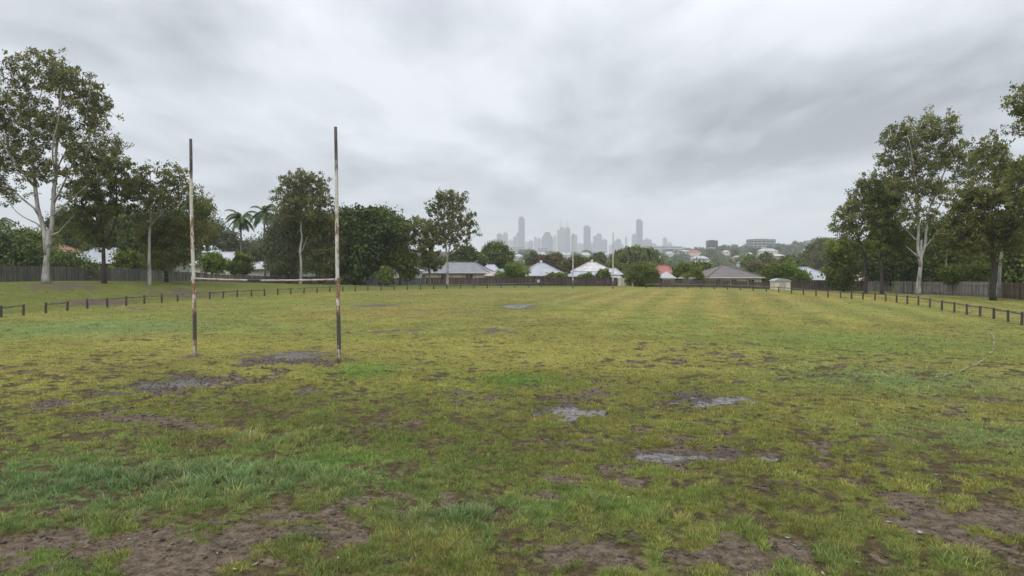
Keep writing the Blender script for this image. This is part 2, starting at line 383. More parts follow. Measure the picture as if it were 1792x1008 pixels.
def grass_col(x, y):
    x = np.asarray(x, float); y = np.asarray(y, float); r = np.hypot(x, y)
    a = sstep(.32, .68, fbm(x, y, 9, 4, 41))[..., None]
    b = sstep(.35, .7, fbm(x, y, 2.2, 4, 47))[..., None]
    d = sstep(.4, .75, fbm(x, y, 5.5, 3, 53))[..., None]
    c = YEL * (1 - .45 * a) + GRN * .45 * a
    c = c * (1 - .35 * b) + DRK * .35 * b
    c = c * (1 - .25 * d) + BRN * .25 * d
    # foreground greener and a little darker
    f = (1 - sstep(11, 24, r))[..., None]
    c = c * (1 - .55 * f) + (GRN * .55 + DRK * .45) * .55 * f
    for g in GW:
        w = (np.clip(patch_w(x, y, g), 0, 1) * g[5])[..., None]; c = c * (1 - w) + g[4] * w
    # mowing stripes that run up the field
    ang = R(16); s = x * math.cos(ang) - y * math.sin(ang)
    st = (np.sin(s * 2 * math.pi / 3.6 + 1.2 * (fbm(x, y, 20, 2, 61) - .5)) * .5 + .5) * sstep(30, 45, y) * (1 - sstep(85, 100, y)) * sstep(-2, 8, x - (y - 40) * .05)
    c = c * (1 + (st[..., None] - .5) * np.array([.30, .20, .24]))
    # bank and reserve beyond the rails: duller green
    sdl = poly_dist(x, y, RAIL_L)
    bk = (sstep(0, 2.5, sdl))[..., None]; c = c * (1 - .75 * bk) + np.array([.112, .128, .032]) * .75 * bk
    far = sstep(112, 140, y)[..., None]; c = c * (1 - far) + np.array([.050, .065, .028]) * far
    k = (.82 + .36 * fbm(x, y, .9, 3, 67))[..., None]
    return np.clip(c * k, 0, 1)

def build_ground():
    th_d = np.arange(-50, 50.01, .30); th_c = np.concatenate([np.arange(53, 305, 6.0)])
    th = R(90) - np.radians(np.concatenate([th_d, th_c]))
    r1 = [1.2]
    while r1[-1] < 7.5: r1.append(r1[-1] * 1.05)
    while r1[-1] < 120: r1.append(r1[-1] * 1.0048)
    while r1[-1] < 5800: r1.append(r1[-1] * 1.035)
    r = np.array(r1); nr, nt_ = len(r), len(th)
    X = (r[:, None] * np.cos(th)[None]); Y = (r[:, None] * np.sin(th)[None])
    Z = h_full(X, Y); V = np.stack([X, Y, Z], -1).reshape(-1, 3)
    i = np.arange(nr - 1)[:, None]; j = np.arange(nt_)[None]; j2 = (j + 1) % nt_
    q = np.stack([i * nt_ + j, (i + 1) * nt_ + j, (i + 1) * nt_ + j2, i * nt_ + j2], -1).reshape(-1, 4)[:, ::-1]
    V = np.vstack([V, [[0, 0, 0]]]); c = len(V) - 1
    tr = np.stack([np.full(nt_, c), (np.arange(nt_) + 1) % nt_, np.arange(nt_)], -1)[:, ::-1]
    x, y = V[:, 0], V[:, 1]
    m, nt, b = new_mat('turf')
    tcn = nt.nodes.new('ShaderNodeNewGeometry'); P = tcn.outputs['Position']
    col = attr(nt, 'col').outputs['Color']; mud = attr(nt, 'mud').outputs['Fac']; wet = attr(nt, 'wet').outputs['Fac']
    n1 = noise(nt, 7, 5, .65, vec=P); n2 = noise(nt, 34, 3, .6, vec=P); n3 = noise(nt, 2.1, 4, .6, vec=P)
    fl = mth(nt, 'ADD', mth(nt, 'MULTIPLY', n1, .6), mth(nt, 'MULTIPLY', n2, .4))
    clf = attr(nt, 'clump').outputs['Fac']
    gv = ramp(nt, fl, [(.34, (.55, .52, .48)), (.45, (.85, .84, .80)), (.58, (1.2, 1.2, 1.15))])
    g0 = mixc(nt, 1.0, col, gv, 'MULTIPLY')
    thatch = ramp(nt, fl, [(.38, (.030, .024, .012)), (.6, (.110, .086, .042))])
    cm = nt.nodes.new('ShaderNodeMapRange'); cm.interpolation_type = 'SMOOTHSTEP'; nt.links.new(mth(nt, 'ADD', clf, mth(nt, 'MULTIPLY', mth(nt, 'SUBTRACT', fl, .5), .9)), cm.inputs[0]); cm.inputs[1].default_value = .36; cm.inputs[2].default_value = .54
    g = mixc(nt, cm.outputs[0], thatch, g0)
    dirt = ramp(nt, mth(nt, 'ADD', mth(nt, 'MULTIPLY', n1, .6), mth(nt, 'MULTIPLY', n2, .4)), [(.36, (.034, .024, .015)), (.48, (.090, .066, .044)), (.62, (.175, .136, .098))])
    mm = mth(nt, 'ADD', mud, mth(nt, 'MULTIPLY', mth(nt, 'SUBTRACT', fl, .5), .9))
    mk = nt.nodes.new('ShaderNodeMapRange'); mk.interpolation_type = 'SMOOTHSTEP'; nt.links.new(mm, mk.inputs[0]); mk.inputs[1].default_value = .50; mk.inputs[2].default_value = .62
    c = mixc(nt, mk.outputs[0], g, dirt)
    c = mixc(nt, wet, c, mixc(nt, 1.0, c, (.6, .6, .62), 'MULTIPLY'))
    nt.links.new(c, b.inputs['Base Color'])
    rr = nt.nodes.new('ShaderNodeMapRange'); nt.links.new(mk.outputs[0], rr.inputs[0]); rr.inputs[3].default_value = .95; rr.inputs[4].default_value = .75
    rg = mth(nt, 'SUBTRACT', rr.outputs[0], mth(nt, 'MULTIPLY', wet, .25))
    nt.links.new(rg, b.inputs['Roughness']); sp_ = nt.nodes.new('ShaderNodeMapRange'); nt.links.new(mk.outputs[0], sp_.inputs[0]); sp_.inputs[3].default_value = .08; sp_.inputs[4].default_value = .12; nt.links.new(sp_.outputs[0], b.inputs['Specular IOR Level'])
    bump(nt, b, fl, .9, .05)
    pm, _ = puddle_mask(x, y)
    o = mesh_np('ground', V, q, tr, m, col=grass_col(x, y) * (1 - (1 - sstep(12, 30, np.hypot(x, y)))[:, None] * .25), fl={'mud': mud_raw(x, y) - .45 * sstep(112, 130, y), 'wet': np.clip(pm * 1.3, 0, 1), 'clump': clumpf(x, y)}, smooth=True)
    tag(o, 'worn muddy grass playing field running out to the suburbs', None, None, 'structure')
build_ground()

# haze in the air: one closed box of even density round everything
def build_haze():
    m = bpy.data.materials.new('haze'); m.use_nodes = True; nt = m.node_tree; nt.nodes.clear()
    out = nt.nodes.new('ShaderNodeOutputMaterial'); v = nt.nodes.new('ShaderNodeVolumePrincipled')
    v.inputs['Color'].default_value = (.93, .95, .98, 1); v.inputs['Density'].default_value = HAZE; v.inputs['Anisotropy'].default_value = .0
    nt.links.new(v.outputs[0], out.inputs['Volume'])
    b = MB(); b.box(-6000, 6000, -6000, 6000, -22, 345); o = b.build('haze', m); o['kind'] = 'stuff'; o['label'] = 'pale damp haze that fades the distant city'
HAZE = .00024
build_haze()

# ------------------------------------------------------------------ puddles
def build_puddles():
    m, nt, b = new_mat('puddle_water')
    n = noise(nt, 6, 6, .7); nt.links.new(ramp(nt, n, [(.38, (.050, .038, .026)), (.5, (.095, .082, .068)), (.65, (.17, .155, .14))]), b.inputs['Base Color'])
    nt.links.new(ramp(nt, n, [(.36, (.85,) * 3), (.47, (.30,) * 3), (.7, (.12,) * 3)]), b.inputs['Roughness']); nt.links.new(ramp(nt, n, [(.38, (.1,) * 3), (.5, (.5,) * 3)]), b.inputs['Specular IOR Level'])
    b.inputs['IOR'].default_value = 1.33; bump(nt, b, n, .25, .02)
    labs = ['small far puddle alone in the middle of the field', 'grey puddle between the two near goal uprights', 'wide shallow puddle left of the near goal, in a mud patch',
            'broken puddle in the muddy turf at mid field, left of a brighter one', 'bright thin puddle right of the middle of the field', 'long puddle in bare mud, closest to the viewer', 'faint wet sheet at the right end of the long near puddle']
    for (cx, cy, hx, hy, dep), lab in zip(PUDW, labs):
        n = 56; V = [(0, 0, 0)]
        for k in range(n):
            t = 2 * math.pi * k / n; rr = 1.0 + .35 * (float(fbm(np.array(math.cos(t) * 1.4 + cx), np.array(math.sin(t) * 1.4 + cy), .6, 3, 3)) - .5) * 2
            V.append((math.cos(t) * hx * rr * 1.45, math.sin(t) * hy * rr * 1.5, 0))
        Fs = [(0, k, k % n + 1) for k in range(1, n + 1)]
        mb = MB(); mb.add(V, Fs)
        xs = cx + np.linspace(-1, 1, 41)[:, None] * hx; ys = cy + np.linspace(-1, 1, 41)[None] * hy
        zz = h_full(xs + 0 * ys, ys + 0 * xs); lv = float(np.percentile(zz, 36 if dep > .02 else 15))
        o = mb.build('puddle', m); o.location = (cx, cy, lv)
        tag(o, lab, 'puddle', 'rain puddles on the playing field')
build_puddles()

# ------------------------------------------------------------------ grass
def blades(name, cx, cy, cz, hgt, wid, lean, col, nb, spread, label, kind3=True):
    """tufts: arrays per tuft -> nb blades each, one mesh"""
    n = len(cx); N = n * nb
    rep = lambda a: np.repeat(a, nb)
    ang = rng.uniform(0, 2 * np.pi, N); rad = np.sqrt(rng.uniform(0, 1, N)) * rep(spread)
    bx = rep(cx) + np.cos(ang) * rad; by = rep(cy) + np.sin(ang) * rad; bz = rep(cz)
    hh = rep(hgt) * rng.uniform(.45, 1.15, N) * (1 - .35 * (rad / rep(spread)))
    ln = rep(lean) * hh * rng.uniform(.3, 1.6, N); la = ang + rng.normal(0, .7, N)
    fa = rng.uniform(0, np.pi, N); w = rep(wid) * rng.uniform(.6, 1.3, N)
    sx = np.cos(fa) * w; sy = np.sin(fa) * w; lx = np.cos(la) * ln; ly = np.sin(la) * ln
    c = np.repeat(col, nb, 0) * rng.uniform(.65, 1.35, (N, 1)) * (1 + rng.normal(0, .06, (N, 3)))
    dry = rng.uniform(0, 1, N) < .07; c[dry] = np.array([.26, .21, .10]) * rng.uniform(.6, 1.2, (dry.sum(), 1))
    if kind3:
        V = np.stack([np.stack([bx - sx, by - sy, bz], -1), np.stack([bx + sx, by + sy, bz], -1),
                      np.stack([bx + sx * .7 + lx * .35, by + sy * .7 + ly * .35, bz + hh * .6], -1), np.stack([bx - sx * .7 + lx * .35, by - sy * .7 + ly * .35, bz + hh * .6], -1),
                      np.stack([bx + lx, by + ly, bz + hh * .97], -1)], 1)
        b = np.arange(N)[:, None] * 5
        return mesh_np(name, V, b + np.array([[0, 1, 2, 3]]), b + np.array([[3, 2, 4]]), M['blade'], col=np.repeat(np.clip(c, .005, 1), 5, 0))
    V = np.stack([np.stack([bx - sx, by - sy, bz], -1), np.stack([bx + sx, by + sy, bz], -1), np.stack([bx + lx, by + ly, bz + hh], -1)], 1)
    b = np.arange(N)[:, None] * 3
    return mesh_np(name, V, None, b + np.array([[0, 1, 2]]), M['blade'], col=np.repeat(np.clip(c, .005, 1), 3, 0))
def blade_mat():
    m, nt, b = new_mat('grass_blade'); c = attr(nt, 'col').outputs['Color']
    nt.links.new(c, b.inputs['Base Color']); sset(b, rough=.7, spec=.12)
    tr = nt.nodes.new('ShaderNodeBsdfTranslucent'); nt.links.new(c, tr.inputs[0]); mx = nt.nodes.new('ShaderNodeMixShader'); mx.inputs[0].default_value = .3
    nt.links.new(b.outputs[0], mx.inputs[1]); nt.links.new(tr.outputs[0], mx.inputs[2]); nt.links.new(mx.outputs[0], nt.nodes['Material Output'].inputs[0]); return m
M['blade'] = blade_mat()
TALL = [(330, 838, 270, 26, 1.0), (420, 770, 170, 15, .75), (620, 760, 120, 16, .5), (815, 892, 85, 24, 1.0), (1040, 880, 40, 14, .7), (120, 930, 90, 20, .6), (870, 965, 80, 20, .5), (560, 1000, 60, 20, .5), (1180, 900, 50, 12, .5),
        (1330, 915, 60, 12, .6), (1500, 975, 200, 25, .5), (1700, 985, 100, 20, .6), (1560, 660, 180, 18, .4), (40, 850, 120, 25, .6)]
TW = []
for px, py, hx, hy, s in TALL:
    c = G(px, py); TW.append((c[0], c[1], G(px + hx, py)[0] - c[0], (G(px, py - hy)[1] - G(px, py + hy)[1]) / 2, s))
def tall_w(x, y):
    t = np.zeros(np.shape(x))
    for g in TW: t = np.maximum(t, g[4] * np.clip(patch_w(x, y, g), 0, 1))
    return t
def scatter(r0, r1, dens):
    a0, a1 = R(-46), R(46)
    n = int(dens * (a1 - a0) / 2 * (r1 * r1 - r0 * r0))
    r = np.sqrt(rng.uniform(r0 * r0, r1 * r1, n)); a = rng.uniform(a0, a1, n)
    return r * np.sin(a), r * np.cos(a)
def build_grass():
    for r0, r1, dens, nb, wid, hb, k3 in ((6.0, 10.5, 360, 10, .0046, .041, True), (10.5, 15, 230, 9, .0060, .040, True), (15, 22, 105, 8, .0095, .040, False), (22, 33, 42, 7, .0120, .036, False), (33, 52, 12, 7, .020, .034, False), (52, 84, 3.2, 7, .034, .032, False)):
        x, y = scatter(r0, r1, dens)
        md = mud_raw(x, y); clump = clumpf(x, y); pm, _ = puddle_mask(x, y)
        tl = tall_w(x, y)
        keep = (rng.uniform(0, 1, len(x)) < np.clip(1.15 - sstep(.38, .66, md) * 1.1, .03, 1)) & (rng.uniform(0, 1, len(x)) < .04 + 1.1 * sstep(.42, .58, clump) + .4 * tl) & (pm * (dens * 0 + 1) + rng.uniform(-.25, .25, len(x)) < .62)
        x, y, md, clump, tl = x[keep], y[keep], md[keep], clump[keep], tl[keep]
        hg = hb * (.6 + 1.5 * sstep(.42, .66, clump)) * (.7 + .7 * rng.uniform(0, 1, len(x)))
        hg = hg * (1 + 2.0 * tl * rng.uniform(.5, 1, len(x))) * (1 - .35 * sstep(.4, .7, md))
        z = h_full(x, y) - .006
        c = grass_col(x, y)
        c = c * (.92 + .80 * sstep(.42, .64, clump))[:, None]
        c = c * (1 - .5 * tl[:, None]) + np.array([.20, .26, .12]) * .5 * tl[:, None]
        # clumps of their own hue
        hue = vnoise(x / .33, y / .33, 777)[:, None]
        c = c * (1 + (hue - .5) * np.array([[.6, .2, .3]])) * (.72 + .56 * vnoise(x / .16, y / .16, 778))[:, None] * (.85 + .3 * vnoise(x / 1.1, y / 1.1, 779))[:, None]
        lean = .45 + .35 * rng.uniform(0, 1, len(x)) + .2 * tl
        o = blades('grass', x, y, z, hg, np.full(len(x), wid) * (1 + .3 * tl), lean, c, nb, np.full(len(x), .045 + wid * 3), '', k3)
        tag(o, 'short patchy turf grass growing in tufts between bare mud', None, None, 'stuff')
    # low round-leaved weeds
    for (px, py, hx, hy) in ((530, 942, 48, 22), (120, 1000, 75, 18), (1085, 925, 120, 22), (700, 985, 60, 14)):
        c = G(px, py); hxw = G(px + hx, py)[0] - c[0]; hyw = (G(px, py - hy)[1] - G(px, py + hy)[1]) / 2
        n = int(1500 * hxw * hyw * 2.2); a = rng.uniform(0, 2 * np.pi, n); rr = np.sqrt(rng.uniform(0, 1, n)) * rng.normal(1, .15, n)
        x = c[0] + np.cos(a) * rr * hxw; y = c[1] + np.sin(a) * rr * hyw; z = h_full(x, y) + rng.uniform(.005, .055, n) * (1.1 - rr * .7)
        s = rng.uniform(.006, .013, n); t1 = rng.normal(0, 1, (n, 3)); t1[:, 2] *= .35; t1 /= np.linalg.norm(t1, axis=1)[:, None]
        t2 = np.cross(t1, rng.normal(0, .3, (n, 3)) + [0, 0, 1]); t2 /= np.linalg.norm(t2, axis=1)[:, None]
        P = np.stack([x, y, z], -1)
        V = np.stack([P - t1 * s[:, None], P + t2 * s[:, None] * .8, P + t1 * s[:, None], P - t2 * s[:, None] * .8], 1)
        col = np.array([.085, .135, .065]) * rng.uniform(.5, 1.5, (n, 1))
        o = mesh_np('weeds', V, np.arange(n * 4).reshape(-1, 4), None, M['blade'], col=np.repeat(col, 4, 0))
        tag(o, 'low patch of small round-leaved clover weeds in the turf', None, None, 'stuff')
build_grass()

def build_clods():
    x, y = scatter(6.5, 26, 60); md = mud_raw(x, y); k = rng.uniform(0, 1, len(x)) < sstep(.36, .6, md) * .8 + .03; x, y = x[k], y[k]; n = len(x)
    sz = rng.lognormal(-4.6, .55, n) * (1 + .05 * np.hypot(x, y)); sz = np.clip(sz, .006, .045)
    O = np.array([[1, 0, 0], [0, 1, 0], [-1, 0, 0], [0, -1, 0], [0, 0, .8], [0, 0, -.6]]); V = O[None] * sz[:, None, None] * rng.uniform(.6, 1.3, (n, 6, 1)) + rng.normal(0, .18, (n, 6, 3)) * sz[:, None, None]
    V += np.stack([x, y, h_full(x, y) + sz * .15], -1)[:, None]
    T = np.array([[0, 1, 4], [1, 2, 4], [2, 3, 4], [3, 0, 4], [1, 0, 5], [2, 1, 5], [3, 2, 5], [0, 3, 5]]); t = (np.arange(n)[:, None, None] * 6 + T[None]).reshape(-1, 3)
    o = mesh_np('soil_clods', V, None, t, mottled('soil', (.028, .020, .014), (.11, .085, .062), 40, .9)); tag(o, 'small clods of dark mud scattered on the bare patches', None, None, 'stuff')
build_clods()
# fallen leaves, twigs
def build_litter():
    mats = [mottled('dead_leaf_pale', (.22, .165, .10), (.42, .34, .24), 20, .7), mottled('dead_leaf_brown', (.10, .05, .03), (.24, .12, .06), 20, .7), mottled('dead_leaf_grey', (.16, .155, .15), (.34, .33, .31), 20, .7), mottled('twig_bark', (.03, .024, .02), (.07, .055, .045), 20, .9)]
    spots = [(380, 971, 0), (333, 951, 0), (447, 987, 0), (410, 999, 0), (226, 948, 2), (686, 911, 2), (637, 870, 2), (530, 870, 0), (456, 815, 1), (334, 787, 0), (1378, 938, 2), (1390, 954, 2), (1437, 940, 1), (1528, 937, 1), (1555, 915, 2),
             (1638, 832, 2), (1585, 753, 2), (1705, 980, 1), (1500, 984, 2), (1283, 912, 1), (1180, 912, 0), (592, 983, 0), (860, 925, 2), (210, 741, 0), (257, 764, 0), (730, 893, 1), (1347, 905, 1), (1610, 932, 2), (1440, 1003, 0), (1250, 957, 1), (540, 1003, 1), (1100, 870, 0), (1460, 900, 0), (1690, 918, 0), (70, 905, 0), (150, 960, 1)]
    for px, py, k in spots:
        c = G(px, py); L = random.uniform(.05, .09); W = L * random.uniform(.16, .3); z = float(h_full(c[0], c[1])) + .015
        mb = MB(); V = []; n = 6
        for i in range(n + 1):
            t = i / n; w = W * math.sin(math.pi * min(max(t, .04), .96)) ** .8; cz = .25 * L * (t - .5) ** 2 * 4 * .3
            V += [(L * (t - .5), -w, cz + .002), (L * (t - .5), 0, cz - .002), (L * (t - .5), w, cz + .003)]
        Fs = [f for i in range(n) for f in ((3 * i, 3 * i + 3, 3 * i + 4, 3 * i + 1), (3 * i + 1, 3 * i + 4, 3 * i + 5, 3 * i + 2))]
        mb.add(V, Fs); o = mb.build('fallen_leaf', mats[k]); o.location = (c[0], c[1], z + .01); o.rotation_euler = (random.uniform(-.3, .3), random.uniform(-.3, .3), random.uniform(0, 6.28))
        tag(o, ['pale tan fallen gum leaf lying on the near turf', 'brown fallen gum leaf lying on the near turf', 'whitish grey fallen gum leaf lying on the near turf'][k], 'leaf', 'fallen gum leaves on the near turf')
    for px, py, L in ((520, 968, .25), (1345, 857, .3), (1660, 816, .28), (300, 745, .3), (1270, 962, .15), (760, 905, .16), (940, 975, .2)):
        c = G(px, py); z = float(h_full(c[0], c[1])) + .02; a = random.uniform(-.5, .5); mb = MB()
        pts = [(L * (t - .5), .04 * math.sin(5 * t) * L * 4, .01 * math.sin(7 * t)) for t in np.linspace(0, 1, 7)]
        mb.tube(pts, [.006, .006, .005, .005, .004, .003, .002], 6); mb.tube([pts[3], (pts[3][0] + .04, .05, .01)], [.003, .0015], 5)
        o = mb.build('twig', mats[3]); o.location = (c[0], c[1], z); o.rotation_euler = (0, 0, a); tag(o, 'thin dark fallen twig lying on the near turf', 'twig', 'fallen twigs on the near turf')
build_litter()

# faded painted boundary line (an arc right of the field)
def build_line():
    pts = [G(px, py)[:2] for px, py in ((1560, 531), (1640, 543), (1690, 556), (1720, 571), (1738, 588), (1741, 600), (1736, 618), (1722, 632), (1704, 643), (1665, 655), (1625, 665))]
    P = []
    for a, b in zip(pts[:-1], pts[1:]):
        n = max(2, int(np.linalg.norm(b - a) / .06))
        for k in range(n): P.append(a + (b - a) * k / n)
    P = np.array(P); sm = np.array([P[max(0, i - 15):i + 16].mean(0) for i in range(len(P))]); mb = MB()
    for i in range(len(sm) - 1):
        nz = float(vnoise(sm[i, 0] / .5, sm[i, 1] / .5, 3)); nz2 = random.random()
        if nz * .6 + nz2 * .4 < .48: continue
        d = sm[i + 1] - sm[i]; d /= np.linalg.norm(d) + 1e-9; s = np.array([-d[1], d[0]]) * random.uniform(.022, .042)
        o1 = np.array([-d[1], d[0]]) * random.uniform(-.02, .02)
        c4 = [sm[i] - s + o1, sm[i + 1] - s + o1, sm[i + 1] + s + o1, sm[i] + s + o1]
        z = float(h_full(sm[i, 0], sm[i, 1])) + .045
        mb.add([(c[0], c[1], z) for c in c4], [(0, 1, 2, 3)])
    o = mb.build('line_marking', mottled('line_paint', (.22, .23, .12), (.34, .35, .22), 9, .9)); tag(o, 'faded white painted boundary line curving over the turf', None, None, 'structure')
build_line()

# ------------------------------------------------------------------ goal posts
def post_mat():
    m, nt, b = new_mat('rusty_paint')
    tc = nt.nodes.new('ShaderNodeTexCoord'); sp = nt.nodes.new('ShaderNodeSeparateXYZ'); nt.links.new(tc.outputs['Object'], sp.inputs[0])
    n = noise(nt, 7, 8, .78, stretch=(1, 1, .35)); n2 = noise(nt, 26, 5, .75, stretch=(1, 1, .5)); n3 = noise(nt, 1.3, 3, .6, stretch=(.5, .5, 1))
    white = ramp(nt, n2, [(.3, (.30, .27, .23)), (.6, (.66, .63, .58))])
    rust = ramp(nt, n2, [(.3, (.11, .055, .030)), (.7, (.36, .21, .11))])
    dark = ramp(nt, n2, [(.3, (.035, .030, .027)), (.7, (.10, .085, .075))])
    lift = mth(nt, 'ADD', mth(nt, 'MULTIPLY', sp.outputs[2], .125), mth(nt, 'MULTIPLY', mth(nt, 'SUBTRACT', n3, .5), .25))
    # rust amount along the height
    ra = ramp(nt, lift, [(0, (.55,) * 3), (.2, (.62,) * 3), (.34, (.55,) * 3), (.42, (.34,) * 3), (.52, (.50,) * 3), (.64, (.50,) * 3), (.72, (.38,) * 3), (.9, (.42,) * 3)])
    mk = mth(nt, 'GREATER_THAN', mth(nt, 'ADD', mth(nt, 'MULTIPLY', n, .75), mth(nt, 'MULTIPLY', ra, .55)), .665)
    c = mixc(nt, mk, white, rust)
    da = ramp(nt, lift, [(0, (.1,) * 3), (.06, (.25,) * 3), (.10, (.95,) * 3), (.18, (.85,) * 3), (.24, (.35,) * 3), (.5, (.12,) * 3), (.76, (.2,) * 3), (.86, (.72,) * 3), (1, (.80,) * 3)])
    md = nt.nodes.new('ShaderNodeMapRange'); nt.links.new(mth(nt, 'ADD', mth(nt, 'MULTIPLY', n, .8), da), md.inputs[0]); md.inputs[1].default_value = .88; md.inputs[2].default_value = 1.12
    c = mixc(nt, md.outputs[0], c, dark)
    nt.links.new(c, b.inputs['Base Color']); sset(b, rough=.7); bump(nt, b, n, .5, .01); return m
def build_goal():
    pm = post_mat(); L_ = G(341.5, 623.5); R_ = G(593, 636.5)
    bm_ = mottled('rusty_white_bar', (.20, .10, .07), (.55, .51, .48), 9, .7, bmp=.3, stretch=(.6, 2, 2)); tape = mottled('black_tape', (.015, .014, .013), (.04, .038, .036), 8, .6)
    root = empty('rugby_goal', ((L_[0] + R_[0]) / 2, (L_[1] + R_[1]) / 2, 0), 'tall rusty white rugby goal with two uprights, nearest the viewer', 'goal', rz=math.atan2(R_[1] - L_[1], R_[0] - L_[0]))
    half = math.hypot(*(R_ - L_)[:2]) / 2
    for s, h, base, lean in ((-1, 7.95, L_, -.07), (1, 8.0, R_, -.05)):
        z0 = float(h_full(base[0], base[1]))
        mb = MB(); pts = []; rad = []
        for k in range(15):
            t = k / 14; pts.append((s * half + lean * t + .012 * math.sin(9 * t + s), .01 * math.sin(7 * t), z0 - .1 + (h + .1 - z0) * t)); rad.append(.070 - .018 * t)
        mb.tube(pts, rad, 14); up = mb.build('upright', pm, root, smooth=False)
        for p in up.data.polygons: p.use_smooth = len(p.vertices) == 4
        cl = MB(); zc = 2.86; cl.tube([(s * half + lean * .35, 0, zc - .07), (s * half + lean * .35, 0, zc + .07)], .080, 14); cl.build('clamp', pm, root)
    mb = MB(); zc = 2.86
    mb.tube([(-half + .05 + (2 * half - .1) * t, 0, zc - .05 * math.sin(math.pi * t)) for t in np.linspace(0, 1, 12)], .034, 12)
    for p_ in (0,): bar = mb.build('crossbar', bm_, root, smooth=False)
    for p in bar.data.polygons: p.use_smooth = len(p.vertices) == 4
    mb = MB(); xc = -half * .12
    mb.tube([(xc - .28, 0, zc - .049), (xc + .28, 0, zc - .050)], .039, 12); mb.build('tape_wrap', tape, bar)
    # far goal: only its two slim uprights can be made out
    fm = mottled('grey_white_pole', (.30, .29, .28), (.62, .61, .59), 1.2, .7, stretch=(1, 1, .6)); dk = mottled('pole_base', (.06, .055, .05), (.16, .15, .14), 3, .8)
    for px, base, top, lab in ((1002.5, 505, 408, 'grey weathered goal upright at the far end, left of the pair'), (1072.5, 506, 407, 'paler white goal upright at the far end, right of the pair')):
        p = G(px, base); t = at(px, top, p[1]); e = empty('goal_upright', (p[0], p[1], 0), lab, 'goal post', 'uprights of the far goal')
        mb = MB(); mb.tube([(0, 0, 1.2), (0, 0, 4), (0, 0, t[2])], [.09, .08, .07], 10); mb.build('pole', fm, e)
        mb = MB(); mb.tube([(0, 0, -.2), (0, 0, 1.2)], [.10, .095], 10); mb.build('pole_base', dk, e)
build_goal()

# ------------------------------------------------------------------ rail fences
M['rail_wood'] = mottled('rail_wood', (.030, .025, .021), (.115, .10, .088), 6, .9, stretch=(1, 1, .3), bmp=.5, tone=.5)
M['rail_top'] = mottled('rail_top', (.06, .053, .046), (.24, .22, .20), 4, .85, tone=.6, bmp=.3)
def post_mesh(k):
    mb = MB(); w = .055; H = .76; V = []
    for z, s in ((-.3, 1), (.2, 1.02), (.5, .98), (H - .02, .97), (H, .86)):
        for a, b_ in ((-1, -1), (1, -1), (1, 1), (-1, 1)): V.append((a * w * s + .006 * math.sin(k + z * 9), b_ * w * s, z + (.01 * a if z == H else 0)))
    Fs = [(i * 4 + j, i * 4 + (j + 1) % 4, i * 4 + 4 + (j + 1) % 4, i * 4 + 4 + j) for i in range(4) for j in range(4)] + [(3, 2, 1, 0), (16, 17, 18, 19)]
    mb.add(V, Fs, tone=k / 4); me = mb.build('post', M['rail_wood']); me_d = me.data; bpy.data.objects.remove(me); return me_d
PM = [post_mesh(k) for k in range(4)]
wire_m = mottled('wire', (.08, .075, .07), (.14, .13, .12), 3, .6)
def rail_fence(pts, label, gaps=(), tall=1.0):
    W = []
    for px, py in pts:
        g = G(px, py)
        for _ in range(3): g = G(px, py, float(h_base(g[0], g[1])))
        W.append(g)
    o = W[len(W) // 2]; e = empty('rail_fence', o, label, 'fence', 'low post-and-rail fences round the playing field')
    tops = []
    for i, w in enumerate(W):
        d = W[min(i + 1, len(W) - 1)] - W[max(i - 1, 0)]; a = math.atan2(d[1], d[0])
        p = bpy.data.objects.new('post', PM[i % 4]); link(p, e); p.location = w - o; p.rotation_euler = (random.uniform(-.03, .03), random.uniform(-.04, .04), a + random.uniform(-.15, .15)); p.scale = (1, 1, tall * random.uniform(.95, 1.05))
        tops.append(w - o + np.array([0, 0, .66 * tall]))
    for i in range(len(tops) - 1):
        if i in gaps: continue
        q = tops[i] + np.array([0, -.085, random.uniform(-.03, .02)]); r = tops[i + 1] + np.array([0, -.085, random.uniform(-.03, .02)])
        mb = MB(); mid = (q + r) / 2 + np.array([0, 0, -.015]); mb.bar(q, mid, .05, .09); mb.bar(mid, r, .05, .09, tone=mb.T[-1]); mb.build('rail', M['rail_top'], e)
    mb = MB()
    for zz in (-.30,):
        for i in range(len(tops) - 1): mb.tube([tops[i] + np.array([0, -.08, zz]), tops[i + 1] + np.array([0, -.08, zz])], .009, 4, cap=False)
    mb.build('wire', wire_m, e)
rail_fence([(-28, 559.5), (2, 556), (41, 552.5)], 'low post-and-rail fence piece at the left edge, nearest of the left runs')
rail_fence([(80, 548.5), (118, 545)], 'single low rail panel with two posts, below the big white gum')
rail_fence([(153, 541), (188, 538), (221, 535), (253, 532), (283, 530)], 'low rail fence run of five posts in front of the left bank')
rail_fence([(311, 528), (338, 526), (367, 524), (391, 522.2), (415, 520.5), (440, 519), (463, 518)], 'low rail fence run seen behind the near goal crossbar')
rail_fence([(486, 516.5), (509, 515), (532, 514), (555, 512.7), (577, 511.6), (600, 510.8), (622, 510), (644, 509.2), (667, 508.4), (690, 508), (713, 507.5), (736, 507), (759, 506.5), (782, 506), (806, 505.5), (829, 505), (853, 504.5), (877, 504), (901, 503.5), (925, 503), (947, 502.6)],
           'long low rail fence along the far left end of the field')
rail_fence([(1131, 504.5), (1156, 504.8), (1179, 505), (1204, 505.3), (1227, 505.8), (1250, 506.3), (1273, 507), (1296, 508), (1318, 509), (1341, 510.5), (1363, 512), (1385, 514), (1406, 516), (1428, 518.5), (1449, 520), (1471, 521.5), (1490, 523), (1510, 524.3), (1531, 526), (1550, 528), (1569, 530), (1588, 532), (1607, 534.5),
            (1627, 538.5), (1648, 543), (1670, 547), (1692, 551), (1715, 555), (1739, 559), (1764, 564), (1788, 569.5), (1815, 576), (1845, 584), (1880, 595)], 'long low post-and-rail fence curving along the right side of the field')

